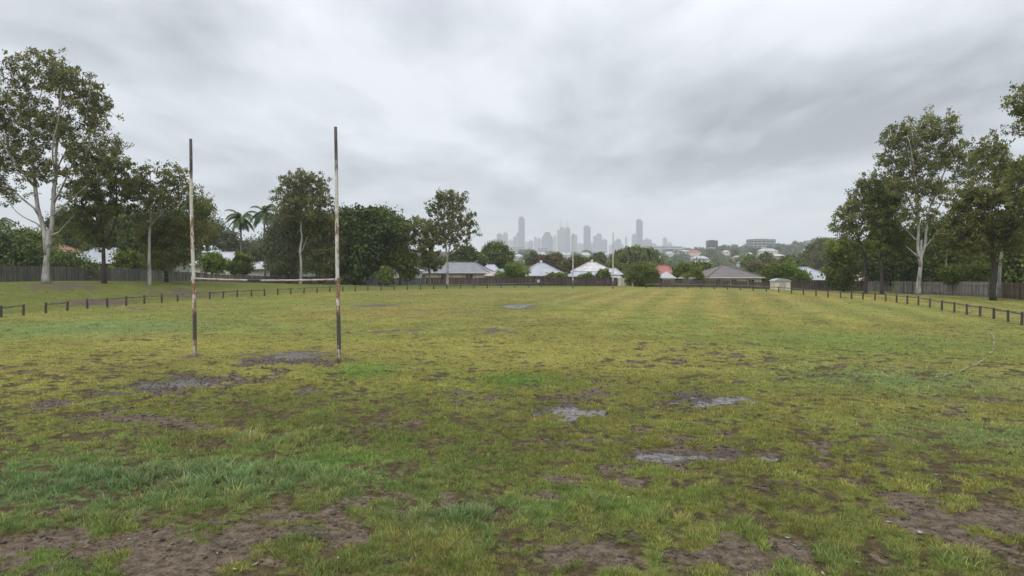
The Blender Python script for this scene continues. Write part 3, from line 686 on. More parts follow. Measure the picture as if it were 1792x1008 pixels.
# ------------------------------------------------------------------ paling fences
def paling_mat(name, c1, c2): return mottled(name, c1, c2, 2.2, .9, stretch=(3, 3, .5), bmp=.4, tone=.75)
M['pal_grey'] = paling_mat('pal_grey', (.065, .060, .055), (.17, .16, .15)); M['pal_dark'] = paling_mat('pal_dark', (.028, .020, .018), (.075, .055, .050))
M['pal_light'] = paling_mat('pal_light', (.13, .12, .11), (.30, .285, .265)); M['pal_brown'] = paling_mat('pal_brown', (.08, .055, .04), (.17, .12, .09)); M['pal_green'] = paling_mat('pal_green', (.06, .068, .062), (.12, .13, .12))
M['pal_cream'] = paling_mat('pal_cream', (.40, .37, .29), (.50, .47, .38))
def paling_fence(ends, H, mat, label, wp=.13):
    P = []
    for px, Y in ends:
        x = (px - 896) / F * Y; P.append(np.array([x, Y, float(h_base(x, Y))]))
    o = P[0]; e = empty('paling_fence', o, label, 'fence', 'board fences behind the field'); pa = MB()
    for a, b in zip(P[:-1], P[1:]):
        L = np.linalg.norm((b - a)[:2]); d = (b - a) / L; n = int(L / wp); s = np.array([d[1], -d[0], 0]); s /= np.linalg.norm(s)
        if s[1] > 0: s = -s
        run = 0
        for k in range(n):
            c = a + d * (k + .5) * wp; g = float(h_base(c[0], c[1])); hh = H * random.uniform(.965, 1.02) + .03 * math.sin(k * .05)
            if random.random() < .012: hh *= random.uniform(.85, .97)
            off = random.uniform(0, .012); w = wp * random.uniform(.82, .96) / 2; u = np.array([d[0], d[1], 0])
            q = c - o; lean = random.uniform(-.012, .012)
            B = [q - u * w + s * off, q + u * w + s * off, q + u * w + s * (off + .018), q - u * w + s * (off + .018)]
            V = [(v[0], v[1], g - o[2] - .25) for v in B] + [(v[0] + u[0] * lean, v[1] + u[1] * lean, g - o[2] + hh) for v in B]
            pa.add(V, [(3, 2, 1, 0), (4, 5, 6, 7), (0, 1, 5, 4), (1, 2, 6, 5), (2, 3, 7, 6), (3, 0, 4, 7)])
        m = max(1, int(L / 2.4))
        for k in range(m):
            c1 = a + (b - a) * k / m; c2 = a + (b - a) * (k + 1) / m
            g1 = float(h_base(*c1[:2])); g2 = float(h_base(*c2[:2])); bk = -s * .04
            for zz in (.3, H - .3):
                ra = MB(); ra.bar((c1[0] - o[0] + bk[0], c1[1] - o[1] + bk[1], g1 - o[2] + zz), (c2[0] - o[0] + bk[0], c2[1] - o[1] + bk[1], g2 - o[2] + zz), .05, .08); ra.build('fence_rail', mat, e)
            po = MB(); po.box(-.05, .05, -.05, .05, -.3, H - .05, M=lambda v, c1=c1, g1=g1, bk=bk: (v[0] + c1[0] - o[0] + bk[0] * 2.2, v[1] + c1[1] - o[1] + bk[1] * 2.2, v[2] + g1 - o[2])); po.build('fence_post', mat, e)
    pa.build('palings', mat, e)
paling_fence([(-130, 68), (0, 74), (180, 87), (360, 103)], 1.72, M['pal_grey'], 'weathered grey paling fence on top of the left bank')
paling_fence([(360.2, 103.1), (480, 112), (600, 121)], 1.62, M['pal_grey'], 'shaded grey paling fence behind the near goal')
paling_fence([(600.5, 121.2), (745, 126)], 1.45, M['pal_green'], 'dull green board fence below the dense dark fig trees')
paling_fence([(745.5, 126.2), (900, 125), (1081, 118)], 1.50, M['pal_dark'], 'dark brown stained fence behind the far goal')
paling_fence([(1081.3, 117.8), (1106, 117)], 1.40, M['pal_cream'], 'short cream sheet fence right of the dark stained fence')
paling_fence([(1148, 112), (1240, 110), (1352, 108)], 1.15, M['pal_dark'], 'low dark brown fence in front of the brown hip-roofed house')
paling_fence([(1381, 107), (1460, 105), (1518, 103)], 1.55, M['pal_dark'], 'dark grey fence right of the small cream shed')
paling_fence([(1518.5, 103), (1566, 99)], 1.5, M['pal_light'], 'short light grey fence piece behind two dark tree trunks')
paling_fence([(1567, 95), (1650, 83), (1756, 70)], 1.62, M['pal_light'], 'pale grey paling fence behind the tall white gum on the right')
paling_fence([(1757, 69.8), (1850, 62), (1960, 56)], 1.62, M['pal_brown'], 'browner paling fence at the right edge of the picture')

# ------------------------------------------------------------------ trees
def leaves_mesh(P, tone, L, W, droop, name, mat, parent, upn=0.0):
    n = len(P); d = rng.normal(0, 1, (n, 3)); d[:, 2] -= droop; d /= np.linalg.norm(d, axis=1)[:, None]
    r = rng.normal(0, 1, (n, 3)); r[:, 2] *= (1 - upn); s = np.cross(d, r); s /= np.linalg.norm(s, axis=1)[:, None] + 1e-9
    l = (L * rng.uniform(.6, 1.35, n))[:, None] / 2; w = (W * rng.uniform(.6, 1.35, n))[:, None] / 2
    V = np.stack([P - d * l, P + s * w - d * l * .15, P + d * l, P - s * w - d * l * .15], 1)
    return mesh_np(name, V, np.arange(n * 4).reshape(-1, 4), None, mat, fl={'tone': np.repeat(np.clip(tone, 0, 1), 4)}, parent=parent)
def tree(name, label, cat, base, trunks, ells, leaf, bark, rc=1.1, nper=150, L=.34, W=.15, droop=.6, clumps=60, rtip=.018, shell=.5, group=None, flat=.6, minr=.0, tr=.3, jit=.35, gum=False):
    if gum: clumps = int(clumps * 1.65); nper = int(nper * .60); jit = .21; rc = rc * .74; shell = .42; L *= .9; W *= .9
    """base: world point. trunks: list of polylines (world pts) with first radius; ells: list of (cx,cy,cz,rx,ry,rz,weight) world"""
    base = np.array(base, float); root = empty(name, base, label, cat, group)
    nodes = []; par = []; rspec = []; plen = []; chains = []
    for ti, (pl, r0, r1) in enumerate(trunks):
        pl = [np.array(p, float) - base for p in pl]
        tot = sum(np.linalg.norm(b - a) for a, b in zip(pl[:-1], pl[1:])); acc = 0
        if ti == 0: idx0 = -1
        else:
            dd = [np.linalg.norm(nodes[k] - pl[0]) for k in range(len(nodes))]; idx0 = int(np.argmin(dd))
        ch = [] if idx0 < 0 else [idx0]; prev = idx0
        pts = []
        for a, b in zip(pl[:-1], pl[1:]):
            k = max(1, int(np.linalg.norm(b - a) / .6))
            for q in range(k): pts.append(a + (b - a) * q / k)
        pts.append(pl[-1]); pts = np.array(pts)
        sm = pts.copy()
        for _ in range(3): sm[1:-1] = (sm[:-2] + 2 * sm[1:-1] + sm[2:]) / 4
        wob = np.stack([vnoise(np.arange(len(sm)) * .35, np.full(len(sm), 3.1 + ti), 5 + int(abs(base[0]) * 10)), vnoise(np.arange(len(sm)) * .35, np.full(len(sm), 8.1 + ti), 9), np.full(len(sm), .5)], -1) - .5
        sm[1:] += wob[1:] * .22 * min(1, tot / 6)
        if idx0 >= 0: sm = sm[1:]
        for q, p in enumerate(sm):
            nodes.append(p); par.append(prev); prev = len(nodes) - 1; ch.append(prev)
            plen.append(0 if par[-1] < 0 else plen[par[-1]] + np.linalg.norm(p - nodes[par[-1]])); t = q / max(1, len(sm) - 1)
            rr = r0 * (1 - t) + r1 * t
            rr *= .88
            if ti == 0 and q == 0: rr *= 1.22
            if ti == 0 and q == 1: rr *= 1.12
            rspec.append(rr)
        chains.append((ch, 12))
    zmin = max(0.3, sum(0 for _ in ()) + tr * max(n_[2] for n_ in nodes))
    # clump centres
    ells = [np.array(e, float) for e in ells]; w = np.array([e[3] * e[5] * e[6] for e in ells]); w /= w.sum(); att = []
    tries = 0; md = rc * .75
    while len(att) < clumps and tries < clumps * 40:
        tries += 1; e = ells[rng.choice(len(ells), p=w)]; v = rng.normal(0, 1, 3); v /= np.linalg.norm(v); rr = rng.uniform(0, 1) ** shell
        p = e[:3] - base + v * rr * (e[3:6] - rc * .25 * np.minimum(1, e[3:6] / rc * .5))
        if p[2] < minr: continue
        if any(np.sum((p - a) ** 2) < md * md for a in att):
            if tries < clumps * 20: continue
        att.append(p)
    att = np.array(att)
    top = np.array([0, 0, 0.])
    t0 = np.array([min(np.linalg.norm(a - n_) for n_ in nodes) for a in att]); order = np.argsort(t0)
    tips = []
    for ai in order:
        a = att[ai]; Nn = np.array(nodes); pl_ = np.array(plen); dist = np.linalg.norm(Nn - a, axis=1)
        cost = dist + .18 * pl_ + 1.3 * np.maximum(0, Nn[:, 2] - a[2] + .25 * dist) + 50 * (Nn[:, 2] < zmin)
        k = int(np.argmin(cost)); p = nodes[k]; D = np.linalg.norm(a - p)
        if D < .25: tips.append(k); continue
        pd = p - nodes[par[k]] if par[k] >= 0 else np.array([0, 0, 1.]); pd = pd / (np.linalg.norm(pd) + 1e-9)
        ctrl = p + pd * D * .28 + (a - p) * .25 + np.array([0, 0, .10 * D]) + rng.normal(0, .05 * D, 3)
        m = max(2, int(D / .75)); ch = [k]; prev = k
        for q in range(1, m + 1):
            t = q / m; b = (1 - t) ** 2 * p + 2 * t * (1 - t) * ctrl + t * t * a
            if q < m: b = b + rng.normal(0, .04, 3)
            nodes.append(b); par.append(prev); rspec.append(-1); plen.append(plen[prev] + np.linalg.norm(b - nodes[prev])); prev = len(nodes) - 1; ch.append(prev)
        chains.append((ch, 6)); tips.append(prev)
    cnt = np.zeros(len(nodes)); 
    for t in tips: cnt[t] += 1
    for i in range(len(nodes) - 1, -1, -1):
        if par[i] >= 0: cnt[par[i]] += cnt[i]
    rad = np.where(np.array(rspec) > 0, rspec, rtip * np.maximum(cnt, .6) ** .55)
    mb = MB()
    for ch, n in chains:
        rr = [rad[i] for i in ch]
        if n == 6: rr[0] = min(rr[0], rr[1] * 1.15); rr[-1] *= .6; n = 5 if rr[1] < .05 else 7
        mb.tube([nodes[i] for i in ch], rr, n, cap=(n == 12))
    mb.build('trunk', bark, root, smooth=True)
    # foliage
    P = []; T = []
    for a, ti in zip(att[order], range(len(order))):
        k = int(nper * rng.uniform(.6, 1.4)); sz = rc * rng.uniform(.7, 1.25); tone = rng.uniform(.15, .75)
        # sub sprays
        ns = (4 if gum else max(3, int(6 * (nper / 100) ** .5))); sub = a + rng.normal(0, 1, (ns, 3)) * np.array([sz, sz, sz * flat]) * .55
        pick = rng.integers(0, ns, k); q = sub[pick] + rng.normal(0, 1, (k, 3)) * np.array([sz, sz, sz * flat]) * jit
        P.append(q); T.append(np.clip(tone + rng.normal(0, .14, k) + .10 * (q[:, 2] - a[2]) / sz, 0, 1))
    P = np.concatenate(P); T = np.concatenate(T)
    leaves_mesh(P, T, L, W, droop, 'crown', leaf, root)
    return root
def tree_px(name, label, cat, pxb, Y, trunk_px, ell_px, leaf, bark, depth=.8, dz=None, **k):
    """trace a tree standing at depth Y: trunk polylines and crown masses in photo pixels, given real depth of their own"""
    x = (pxb - 896) / F * Y; base = np.array([x, Y, float(h_base(x, Y)) - .05]); s = Y / F
    tr_ = []
    for poly, r0, r1 in trunk_px:
        pts = []
        for i, p in enumerate(poly):
            q = at(p[0], p[1], Y); off = (p[2] if len(p) > 2 else 0); q = q + np.array([0, off, 0]); pts.append(q)
        tr_.append((pts, r0, r1))
    tr_[0][0][0] = base.copy()
    el = []
    for e in ell_px:
        c = at(e[0], e[1], Y); rx, rz = e[2] * s, e[3] * s; off = e[4] if len(e) > 4 else 0; wt = e[5] if len(e) > 5 else 1
        el.append((c[0], c[1] + off, c[2], rx, max(rx * depth, 1.0), rz, wt))
    return tree(name, label, cat, base, tr_, el, leaf, bark, **k)

GUM = dict(droop=.8, flat=.85, gum=True, rtip=.023)
# --- left side
tree_px('gum_tree', 'tallest gum tree on the left bank, smooth white forked trunk', 'tree', 80, 70,
    [([(80, 503), (80, 460), (83, 435), (84, 418), (83, 400)], .44, .16), ([(83, 440), (75, 400), (66, 350), (58, 290), (50, 220), (48, 160)], .27, .05), ([(84, 436), (92, 390), (97, 330), (98, 270), (104, 200), (110, 150)], .25, .05),
     ([(84, 436), (80, 390, 1), (78, 330, 1.5), (76, 270, 2), (80, 200, 2), (82, 130, 2)], .20, .05), ([(70, 372), (40, 340, -1), (15, 300, -2), (-20, 250, -2)], .11, .04), ([(97, 350), (120, 300), (140, 255), (165, 215, 1), (185, 190, 1)], .11, .03),
     ([(92, 418), (112, 395), (130, 375)], .07, .02), ([(72, 395), (40, 380), (20, 365), (8, 345)], .08, .02), ([(94, 380), (120, 350), (150, 330), (175, 290, 1), (200, 262, 1)], .11, .03), ([(98, 320), (115, 270, -2), (135, 220, -3), (140, 170, -3)], .12, .03), ([(62, 330), (40, 280, -2), (25, 220, -3), (15, 170, -3)], .13, .03), ([(80, 340, 1), (70, 280, 3), (85, 220, 4), (70, 150, 4)], .12, .03)],
    [(60, 125, 62, 32), (120, 150, 55, 40), (165, 190, 33, 36), (30, 190, 50, 40), (90, 220, 55, 40), (195, 250, 30, 24), (150, 255, 45, 35), (20, 270, 55, 45), (70, 290, 60, 30, 0, .8), (160, 300, 42, 22, 0, .8), (-30, 200, 50, 80), (-30, 320, 40, 30), (15, 335, 40, 22, 0, .6), (125, 335, 35, 16, 0, .5), (210, 268, 12, 26, 0, .6)],
    M['gum_leaf_olive'], M['bark_pale'], rc=1.25, nper=185, clumps=215, L=.34, W=.15, **GUM)
tree_px('gum_tree', 'dark-trunked gum tree right of the tall white forked gum', 'tree', 182, 74,
    [([(182, 502), (181, 460), (180, 432)], .26, .20), ([(180, 436), (172, 420), (150, 395), (140, 370)], .12, .04), ([(180, 435), (196, 415), (203, 390), (205, 340), (200, 300)], .15, .04), ([(180, 436), (180, 400), (178, 350), (172, 310)], .14, .04)],
    [(185, 290, 38, 22), (160, 330, 40, 35), (215, 320, 28, 38), (150, 385, 35, 40), (190, 360, 35, 30), (222, 300, 16, 20, 0, .7), (175, 415, 30, 18, 0, .5)],
    M['gum_leaf'], M['bark_dark'], rc=1.15, nper=170, clumps=85, **GUM)
tree_px('gum_tree', 'slim pale-trunked gum tree, third from the left on the bank', 'tree', 262, 76,
    [([(262, 502), (262, 450), (263, 400), (262, 350), (262, 310)], .22, .06), ([(263, 395), (275, 380), (285, 372)], .06, .03), ([(262, 360), (240, 330), (232, 305)], .08, .03), ([(262, 340), (285, 318), (310, 305)], .07, .03)],
    [(262, 305, 30, 18), (300, 310, 30, 20), (240, 330, 26, 28), (280, 345, 40, 26), (325, 330, 20, 16), (240, 380, 25, 25)],
    M['gum_leaf_olive'], M['bark_pale'], rc=1.0, nper=140, clumps=62, **GUM)
tree_px('casuarina_tree', 'dark shaggy tree between the slim pale gum and the near goal', 'tree', 291, 82,
    [([(291, 500), (291, 460), (290, 420), (289, 380)], .24, .1), ([(290, 430), (305, 400), (320, 370)], .1, .03), ([(290, 430), (270, 400), (262, 380)], .1, .03)],
    [(290, 385, 35, 32), (315, 400, 32, 40), (270, 410, 28, 38), (300, 440, 42, 30), (345, 360, 22, 20), (350, 390, 20, 24), (325, 440, 22, 28)],
    M['gum_leaf'], M['bark_dark'], rc=1.1, nper=260, clumps=95, L=.34, W=.13, droop=.9, flat=.8)
tree_px('gum_tree', 'gum tree whose crown shows behind the left goal upright', 'tree', 352, 96,
    [([(352, 495), (352, 460), (350, 420), (350, 380)], .2, .08)],
    [(350, 360, 20, 16), (360, 385, 14, 20), (340, 395, 22, 26), (352, 425, 20, 20), (372, 410, 10, 16)],
    M['gum_leaf_olive'], M['bark_mid'], rc=1.0, nper=150, clumps=40, **GUM)
# back rows, left
def bushy(name, label, px, Y, ell, leaf, **k):
    a = dict(rc=1.2, nper=230, clumps=70, L=.40, W=.26, droop=.2, flat=.8, shell=.4, tr=.1); a.update(k)
    s = Y / F; x0 = min(e[0] - e[2] for e in ell); top = min(e[1] - e[3] for e in ell)
    mid = sum(e[1] for e in ell) / len(ell); bark = a.pop('bark', M['bark_dark']); cat = a.pop('cat', 'tree')
    return tree_px(name, label, cat, px, Y, [([(px, 500), (px, (mid + 470) / 2 + 8), (px, mid)], a.pop('r0', .22), .06)], ell, leaf, bark, **a)
bushy('garden_tree', 'dense dark tree behind the fence at the left edge', 20, 92, [(20, 445, 45, 30), (60, 450, 30, 26), (-25, 440, 40, 40), (30, 470, 50, 18)], M['dense_leaf_dark'], clumps=90)
bushy('garden_tree', 'bright yellow-green tree over the orange-tiled roof at the left', 40, 104, [(35, 420, 32, 14), (70, 425, 20, 16), (5, 425, 22, 12)], M['mid_leaf'], clumps=40)
bushy('garden_tree', 'dense dark tree behind the forked white gum on the left bank', 120, 126, [(120, 400, 35, 40), (150, 420, 35, 40), (110, 450, 40, 24), (150, 460, 30, 20)], M['dense_leaf_dark'], clumps=120)
bushy('garden_tree', 'tree overhanging the grey fence below the metal-roofed house', 140, 86, [(122, 464, 24, 12), (148, 470, 16, 8), (102, 458, 14, 14)], M['dense_leaf'], clumps=26, L=.32, W=.2, minr=1.4)
bushy('garden_tree', 'dense tree behind the dark-trunked gum, above the pale roof', 215, 128, [(205, 395, 30, 38), (235, 400, 30, 36), (180, 420, 20, 20)], M['dense_leaf'], clumps=80)
bushy('garden_tree', 'small bright shrub at the corner of the pale-roofed house', 224, 100, [(224, 458, 17, 17), (212, 465, 12, 12)], M['mid_leaf'], clumps=26, rc=.8)
bushy('garden_tree', 'dark tree left of the shaggy tree behind the fence', 255, 106, [(250, 430, 24, 34), (275, 450, 25, 26), (240, 465, 20, 14)], M['dense_leaf_dark'], clumps=80)
bushy('garden_tree', 'round bright green shrub left of the white roofs', 372, 118, [(372, 459, 18, 15), (385, 464, 10, 10)], M['bright_leaf'], clumps=30, rc=.8)
bushy('garden_tree', 'mid green tree behind the white domed roof', 390, 150, [(395, 420, 22, 16), (370, 405, 20, 22), (410, 432, 18, 14)], M['gum_leaf_grey'], clumps=50)
bushy('garden_tree', 'grey-green tree between the two palms', 445, 150, [(445, 440, 30, 18), (480, 435, 20, 25), (415, 450, 20, 12)], M['gum_leaf_grey'], clumps=60)
bushy('garden_tree', 'leafy shrub in front of the taller palm trunk', 425, 114, [(425, 462, 12, 16), (415, 470, 12, 9)], M['mid_leaf'], clumps=26, rc=.8)
bushy('garden_tree', 'small green shrub beside the white carport roof', 483, 116, [(484, 462, 11, 15), (492, 470, 9, 9)], M['dense_leaf'], clumps=20, rc=.8)
tree_px('gum_tree', 'round-topped gum with a white trunk left of the right goal upright', 'tree', 526, 104,
    [([(526, 494), (526, 450), (528, 400), (527, 350), (526, 320)], .25, .07), ([(527, 445), (534, 428), (537, 415)], .07, .03), ([(528, 390), (510, 360), (498, 335)], .1, .03), ([(528, 380), (548, 350), (560, 335)], .1, .03)],
    [(528, 318, 36, 18), (500, 338, 20, 20), (556, 335, 23, 22), (530, 350, 42, 24), (568, 352, 12, 16), (505, 372, 24, 18), (550, 375, 28, 16)],
    M['gum_leaf_olive'], M['bark_pale'], rc=1.25, nper=150, clumps=95, L=.4, W=.18, **GUM)
bushy('casuarina_tree', 'grey-olive shaggy tree round the foot of the white-trunked gum', 505, 108, [(500, 410, 30, 36), (480, 430, 20, 26), (505, 450, 32, 30), (520, 400, 20, 26)], M['gum_leaf_grey'], clumps=110, droop=.8, W=.18)
bushy('casuarina_tree', 'brown-olive shaggy tree just left of the right goal upright', 560, 107, [(560, 405, 32, 32), (575, 430, 26, 32), (550, 445, 26, 32), (570, 460, 26, 22)], M['gum_leaf'], clumps=120, droop=.8, W=.18)
bushy('fig_tree', 'broad dense dark fig tree right of the right goal upright', 622, 110, [(610, 405, 34, 34), (650, 400, 40, 30), (600, 440, 28, 36), (640, 430, 36, 34), (615, 465, 30, 20)], M['dense_leaf_dark'], clumps=190, rc=1.5, nper=260, L=.5, W=.34, r0=.4)
bushy('fig_tree', 'lighter green crown rising over the dense dark fig', 665, 116, [(660, 390, 34, 20), (690, 405, 20, 24), (625, 385, 26, 14), (690, 430, 20, 26)], M['dense_leaf'], clumps=110, rc=1.3, nper=220, L=.46, W=.3)
bushy('fig_tree', 'low olive tree at the right foot of the dense fig', 700, 112, [(670, 455, 26, 22), (700, 450, 18, 22), (640, 462, 22, 18), (712, 470, 14, 14)], M['mid_leaf'], clumps=90, rc=1.0, nper=220)
bushy('garden_shrub', 'small dark shrub standing before the green board fence', 674, 102, [(673, 480, 9, 12), (679, 486, 7, 8)], M['dense_leaf'], clumps=18, rc=.6, L=.25, W=.16)
tree_px('gum_tree', 'open-crowned gum standing alone in front of the dark roofed house', 'tree', 783, 108,
    [([(783, 499), (783, 470), (780, 430), (777, 390), (775, 350)], .24, .05), ([(781, 455), (786, 440), (789, 420), (792, 395)], .1, .04), ([(779, 400), (768, 370), (760, 345)], .08, .03), ([(789, 430), (805, 400), (818, 375)], .08, .03)],
    [(785, 345, 32, 13), (765, 365, 20, 18), (800, 360, 22, 22), (790, 390, 30, 24), (822, 385, 16, 18), (770, 405, 24, 22), (828, 412, 14, 10), (790, 420, 28, 16), (750, 395, 14, 12)],
    M['gum_leaf_olive'], M['bark_pale'], rc=1.05, nper=105, clumps=92, L=.42, W=.2, **GUM)
tree_px('gum_tree', 'smaller leafy gum left of the open-crowned lone gum', 'tree', 752, 114,
    [([(752, 496), (752, 470), (745, 430), (738, 400)], .2, .05), ([(750, 455), (735, 425), (722, 405)], .08, .03)],
    [(735, 395, 26, 16), (722, 415, 17, 20), (750, 420, 26, 26), (745, 450, 26, 20), (760, 460, 20, 16), (720, 445, 12, 16)],
    M['gum_leaf'], M['bark_mid'], rc=1.05, nper=130, clumps=70, L=.42, W=.2, **GUM)

# --- right side
tree_px('gum_tree', 'leaning dark-trunked gum, leftmost of the right-hand trees', 'tree', 1516, 88,
    [([(1516, 518), (1515, 470), (1513, 445)], .24, .18), ([(1513, 450), (1505, 425), (1495, 395), (1482, 375)], .13, .04), ([(1513, 450), (1522, 425), (1532, 390), (1530, 350)], .13, .04)],
    [(1530, 325, 32, 26), (1508, 350, 28, 22), (1480, 375, 24, 14), (1525, 370, 36, 22), (1495, 400, 30, 18), (1540, 400, 26, 22), (1470, 400, 16, 10), (1505, 335, 16, 12)],
    M['gum_leaf'], M['bark_dark'], rc=1.2, nper=165, clumps=105, **GUM)
tree_px('gum_tree', 'dark-trunked gum close left of the tall white gum', 'tree', 1544, 86,
    [([(1544, 517), (1543, 470), (1542, 440)], .24, .17), ([(1542, 445), (1550, 410), (1555, 370)], .12, .04), ([(1542, 445), (1538, 410), (1540, 370)], .12, .04)],
    [(1555, 345, 26, 26), (1550, 385, 30, 26), (1565, 415, 28, 26), (1535, 425, 22, 22), (1580, 440, 22, 20)],
    M['mid_leaf'], M['bark_dark'], rc=1.15, nper=165, clumps=78, **GUM)
tree_px('gum_tree', 'tallest white gum on the right with many pale stems', 'tree', 1607, 82,
    [([(1607, 521), (1609, 480), (1611, 455), (1612, 436), (1613, 420)], .36, .13), ([(1610, 462), (1607, 420), (1606, 370), (1600, 310), (1596, 250), (1594, 225)], .20, .04), ([(1611, 458), (1620, 410), (1624, 370), (1640, 330), (1660, 290), (1668, 250)], .18, .04),
     ([(1611, 460), (1614, 410, 1), (1616, 360, 1), (1620, 290, 2), (1625, 230, 2)], .15, .04), ([(1607, 425), (1590, 405), (1578, 395)], .07, .02), ([(1607, 450), (1595, 440), (1585, 430)], .06, .02), ([(1606, 380), (1590, 350), (1570, 310), (1556, 280)], .1, .03), ([(1624, 390), (1650, 350), (1680, 320), (1700, 290)], .1, .03), ([(1600, 320), (1580, 280, -2), (1572, 245, -2)], .09, .03), ([(1612, 440), (1630, 420), (1642, 400)], .07, .02)],
    [(1585, 240, 42, 26), (1640, 225, 38, 24), (1620, 215, 20, 14), (1560, 280, 26, 26), (1605, 285, 34, 30), (1655, 270, 34, 28), (1685, 300, 22, 26), (1580, 325, 34, 26), (1630, 330, 34, 26), (1590, 375, 26, 22), (1700, 275, 18, 14), (1625, 380, 22, 16, 0, .5)],
    M['gum_leaf'], M['bark_pale'], rc=1.2, nper=145, clumps=170, **GUM)
tree_px('gum_tree', 'slender pale-stemmed gum right of the tall white gum', 'tree', 1657, 84,
    [([(1657, 518), (1657, 470), (1655, 420), (1654, 390)], .13, .06)],
    [(1650, 400, 22, 22), (1665, 420, 22, 26), (1640, 440, 18, 20)],
    M['mid_leaf'], M['bark_pale'], rc=1.0, nper=150, clumps=35, **GUM)
tree_px('gum_tree', 'spreading olive-brown gum with black trunk by the right fence', 'tree', 1739, 66,
    [([(1739, 526), (1738, 480), (1738, 430)], .30, .22), ([(1738, 436), (1725, 400), (1700, 370), (1690, 350)], .14, .04), ([(1738, 434), (1755, 400), (1775, 370)], .14, .04), ([(1738, 432), (1738, 390), (1735, 350)], .12, .04)],
    [(1700, 350, 36, 26), (1740, 345, 34, 22), (1690, 385, 38, 26), (1735, 390, 40, 26), (1775, 380, 26, 26), (1700, 425, 36, 22), (1660, 410, 16, 18), (1765, 420, 30, 20)],
    M['gum_leaf_olive'], M['bark_dark'], rc=1.1, nper=170, clumps=130, **GUM)
tree_px('gum_tree', 'pale leaning trunk of a gum beside the black-trunked one', 'tree', 1746, 70,
    [([(1744, 524), (1748, 480), (1752, 440), (1760, 390), (1770, 330), (1775, 290)], .2, .07), ([(1765, 350), (1740, 300), (1720, 260)], .09, .03)],
    [(1735, 262, 34, 28), (1765, 300, 36, 26), (1715, 290, 22, 22), (1780, 340, 26, 20)],
    M['gum_leaf'], M['bark_pale'], rc=1.1, nper=120, clumps=60, **GUM)
tree_px('gum_tree', 'big gum reaching in from beyond the right edge', 'tree', 1880, 60,
    [([(1880, 530), (1875, 440), (1860, 340), (1840, 250), (1825, 190)], .4, .1), ([(1862, 350), (1820, 330), (1785, 340), (1760, 350)], .14, .03), ([(1845, 260), (1810, 220), (1785, 200)], .14, .04), ([(1860, 340), (1900, 280), (1930, 230)], .15, .05)],
    [(1795, 180, 36, 28), (1840, 160, 50, 40), (1800, 225, 30, 16), (1810, 290, 34, 26), (1800, 345, 40, 20), (1880, 230, 60, 60), (1860, 330, 50, 40), (1780, 320, 26, 16)],
    M['gum_leaf'], M['bark_mid'], rc=1.15, nper=150, clumps=150, **GUM)
bushy('garden_tree', 'dense dark tree close behind the many-stemmed white gum on the right', 1600, 100, [(1585, 440, 30, 40), (1620, 430, 30, 40), (1570, 470, 26, 28), (1610, 475, 30, 22), (1640, 450, 26, 30)], M['dense_leaf_dark'], clumps=150)
bushy('garden_tree', 'dense dark tree behind the slender pale-stemmed gum', 1680, 96, [(1670, 440, 30, 36), (1700, 460, 34, 30), (1650, 470, 26, 22), (1720, 440, 26, 30)], M['dense_leaf'], clumps=150)
bushy('garden_tree', 'dark tree behind the brown fence at the right edge', 1775, 84, [(1760, 440, 26, 30), (1790, 430, 26, 40), (1775, 470, 30, 22), (1820, 440, 30, 40)], M['dense_leaf'], clumps=120)
bushy('garden_tree', 'bright shrub spilling over the right paling fence', 1700, 80, [(1690, 478, 18, 12), (1715, 474, 14, 12), (1668, 480, 12, 10)], M['mid_leaf'], clumps=34, rc=.7, minr=1.3, L=.3, W=.18)
bushy('garden_tree', 'leafy green tree behind the fence left of the leaning gum', 1476, 100, [(1476, 440, 22, 16), (1482, 462, 24, 18), (1470, 485, 18, 14), (1490, 450, 14, 12)], M['mid_leaf'], clumps=64, rc=1.0)
bushy('garden_tree', 'dark shaggy tree between the two right-hand dark trunks', 1530, 108, [(1530, 440, 16, 30), (1560, 470, 18, 20), (1532, 480, 12, 14)], M['dense_leaf_dark'], clumps=50)

# --- the middle distance behind the far fence
bushy('garden_tree', 'large round dark green tree right of the lone gum', 868, 190, [(867, 447, 21, 18), (855, 455, 14, 14), (880, 457, 12, 14)], M['dense_leaf'], clumps=120, rc=1.2, nper=260, L=.6, W=.42, shell=.3)
bushy('garden_tree', 'dark tree between the lone gum and the round dark tree', 820, 180, [(815, 448, 16, 14), (830, 455, 12, 12), (800, 455, 16, 12), (846, 464, 10, 8)], M['dense_leaf_dark'], clumps=80, L=.6, W=.4)
bushy('frangipani_tree', 'bright yellow-green shrubs with pale flowers over the dark fence', 900, 130, [(895, 475, 16, 11), (915, 478, 12, 8), (880, 480, 10, 6), (903, 468, 8, 8)], M['bright_leaf'], clumps=46, rc=.8, L=.36, W=.16, nper=90)
bushy('garden_shrub', 'low green shrubs right of the silver hip roof', 975, 128, [(972, 485, 6, 2.5), (982, 485, 5, 2), (962, 486, 5, 2)], M['mid_leaf'], clumps=16, rc=.6, cat='shrub')
bushy('garden_shrub', 'green shrub in front of the patched white roof', 1058, 124, [(1057, 481, 6, 4.5), (1052, 485, 5, 2.5)], M['dense_leaf'], clumps=20, rc=.6, cat='shrub')
bushy('garden_shrub', 'low shrub between fence and patched white roof', 1028, 124, [(1028, 486, 8, 2)], M['mid_leaf'], clumps=12, rc=.6, cat='shrub')
bushy('garden_tree', 'small dark tree far behind the silver hip roof', 934, 300, [(933, 452, 9, 10), (926, 458, 7, 6)], M['dense_leaf'], clumps=26, L=.8, W=.55)
bushy('garden_tree', 'reddish brown tree behind the silver hip roof', 958, 260, [(955, 458, 16, 10), (968, 462, 10, 9)], M['autumn_leaf'], clumps=50, L=.7, W=.5)
bushy('garden_tree', 'dark olive tree right of the reddish brown tree', 972, 290, [(973, 455, 10, 11)], M['dense_leaf'], clumps=26, L=.8, W=.55)
